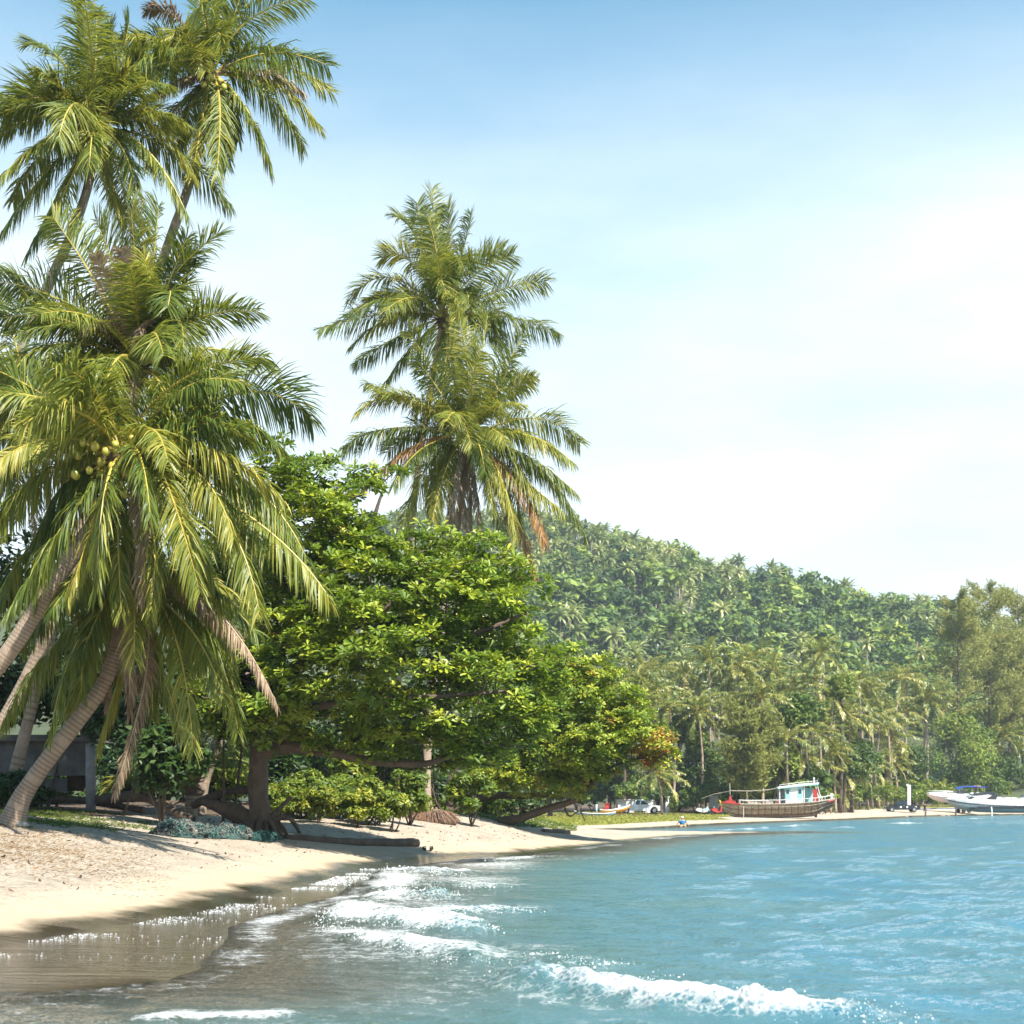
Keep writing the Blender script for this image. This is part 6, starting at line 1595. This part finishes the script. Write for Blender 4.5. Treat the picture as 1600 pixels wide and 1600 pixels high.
pS = Gd(1445, 232); person('person in dark clothes standing behind the black pickup', pS, 1.7, 'stand', M_DARKCL, M_DARKCL)

# ---- garden walls, small boats and scooters near the white pickup
dG = 192.0
def gbox(name, label, cat, px0, px1, pt, d, th, mat, cap=None, group=None):
    b0, b1 = Gd(px0, d), Gd(px1, d); zt = at(px0, pt, d)[2]; zb = min(b0[2], b1[2]) - .15; root = thing(name, label, cat, (b0 + b1) / 2, group)
    mb = MB(); V, Q = box(((b0[0] + b1[0]) / 2, d, (zt + zb) / 2), (b1[0] - b0[0], th, zt - zb)); mb.add(V, Q); mb.build('masonry' if cat != 'booth' else 'panel', mat, root)
    mb = MB(); V, Q = box(((b0[0] + b1[0]) / 2, d, zt + .05), (b1[0] - b0[0] + .16, th + .14, .10)); mb.add(V, Q); mb.build('coping', cap or mat, root); return root
gbox('garden_wall', 'low greyish white wall behind the silver-white pickup', 'wall', 962, 990, 1250, dG, .2, solid('pale_wall', (0.55, 0.54, 0.50), .85, .2))
gbox('garden_wall', 'white wall segment right of the silver-white pickup', 'wall', 1008, 1022, 1251, dG, .2, M_WHITE)
gbox('gate_pillar', 'white gate pillar between the dark doorway and the hedge', 'pillar', 1040, 1045, 1246, dG - 3, .4, M_WHITE)
gbox('garden_wall', 'dark slab standing for the unlit doorway behind the pale palm trunk', 'wall', 1026, 1040, 1247, dG + 1, .3, M_DARKCL)  # solid dark box takes the place of a shaded opening
gbox('sign_board', 'small red board left of the silver-white pickup', 'sign', 945, 952, 1256, dG - 2, .1, M_RED)
gbox('garden_wall', 'shaded grey wall of a beach hut behind the wooden boat bow', 'wall', 1108, 1122, 1244, dG, .2, solid('grey_hut', (0.4, 0.37, 0.34), .85, .3))
bush('hedge', 'clipped column of bright green hedge beside the white gate pillar', 1053, dG - 4, 1257, (8, 13), 900, .3, M_BUSH, 861, None, .6, 12, 3, 'hedge')
def canoe(label, p0, p1, wd, h, mat, name='small_boat', cat='boat', inner=None):
    root = thing(name, label, cat, (p0 + p1) / 2 - V3(0, 0, h / 2)); ax = p1 - p0; ln = np.linalg.norm(ax); fr = Frame((p0 + p1) / 2, math.atan2(ax[1], ax[0]), math.asin(ax[2] / ln))
    sta = []; 
    for u in np.linspace(-1, 1, 13):
        w = wd / 2 * max(.03, (1 - abs(u)**2.6)); rise = h * .55 * abs(u)**3
        sta.append((u * ln / 2, [(-w, rise + h / 2), (-w * .85, rise), (0, rise - h / 2 + h * .6 * abs(u)**4), (w * .85, rise), (w, rise + h / 2)]))
    V, Q = loft(sta); part(root, fr, 'hull', mat, [('raw', V, Q)], True); V2 = np.array([[x, s_ * abs(pr[0][0]) * .95, pr[0][1] - .06] for x, pr in sta for s_ in (-1, 1)])
    part(root, fr, 'deck', inner or mat, [('raw', V2, np.array([[2*i, 2*i+1, 2*i+3, 2*i+2] for i in range(12)]))])
    for s_ in (-1, 1): part(root, fr, 'rail', M_WHITE, [('tube', [[x, s_ * abs(pr[0][0]), pr[0][1] + .01] for x, pr in sta], .035, 5)])
    return root
canoe('orange kayak-like boat tilted against the silver-white pickup', at(938, 1272, 174), at(985, 1264.5, 176), .9, .5, M_ORANGE)
canoe('flat pale blue boat lying on the grass left of the orange one', at(897, 1273.5, 172), at(962, 1275, 172), 1.2, .45, M_PALEBLUE)
b_ = Gd(932, 179); ml = thing('boat_pole', 'pale blue upright pole beside the flat pale blue boat', 'pole', b_); mb = MB(); add_tube(mb, [b_, at(932, 1257, 179)], .10, 8); mb.build('shaft', M_PALEBLUE, ml, True)
for k, (px, col, lab) in enumerate([(1098, M_WHITE, 'white scooter parked in the shade left of the wooden boat'), (1108, M_PALEBLUE, 'light blue scooter next to the white one'), (1120, M_RED, 'red and white scooter under the bow of the wooden boat')]):
    p = Gd(px, 184); fr = Frame(p, .4 * k - .3); root = thing('scooter', lab, 'scooter', p, 'parked scooters'); th = np.linspace(0, 2*math.pi, 16, endpoint=False)
    for x in (-.6, .6):
        part(root, fr, 'wheel', M_TYRE, [('prism', [(x + .27*math.cos(a), .27 + .27*math.sin(a)) for a in th], .06)])
    part(root, fr, 'body', col, [('prism', [(-.85, .55), (-.6, .8), (-.1, .75), (.1, .4), (.4, .4), (.5, .95), (.65, .95), (.62, .35), (.2, .25), (-.5, .35)], .16)]); part(root, fr, 'seat', M_TYRE, [('box', (-.4, 0, .83), (.75, .28, .1))]); part(root, fr, 'handlebar', M_TYRE, [('bar', [.52, -.33, 1.05], [.52, .33, 1.05], .03), ('bar', [.58, 0, .7], [.52, 0, 1.05], .04)])
# white roofed house glimpsed on the lower slope
hx = at(1489, 1045, 470); hz = hx[2] - 4.5; ho = thing('house', 'white roofed house glimpsed through the casuarinas', 'house', V3(hx[0], hx[1], hz))
part(ho, Frame((hx[0], hx[1], 0)), 'wall', solid('house_wall', (0.5, 0.46, 0.4), .9, .2), [('box', (0, 0, (hx[2] + hz) / 2 - .9), (7.5, 5, hx[2] - hz + .6))])
part(ho, Frame((hx[0], hx[1], hx[2])), 'roof', M_WHITE, [('prism', [(-4.4, -.8), (4.4, -.8), (4.2, -.5), (0, .55), (-4.2, -.5)], 3.0)])
for x in (-2.2, 0, 2.2): part(ho, Frame((hx[0], hx[1], hx[2])), 'window', M_GLASS, [('box', (x, -2.52, -2.6), (1.1, .06, 1.2))])

# ------------------------------------------------------------------ the air of the bay
m, t, out = new_mat('sea_air'); pv = N(t, 'VolumePrincipled', Density=HAZE); pv.inputs['Color'].default_value = (0.74, 0.88, 1.0, 1); pv.inputs['Anisotropy'].default_value = 0.0
L(t, pv.outputs[0], out.inputs['Volume'])
mb = MB(); V, Q = box((0, 600, 62), (2600, 1500, 136)); mb.add(V, Q)
stuff(mb.build('haze', m), 'thin pale sea haze over the whole bay', 'haze')
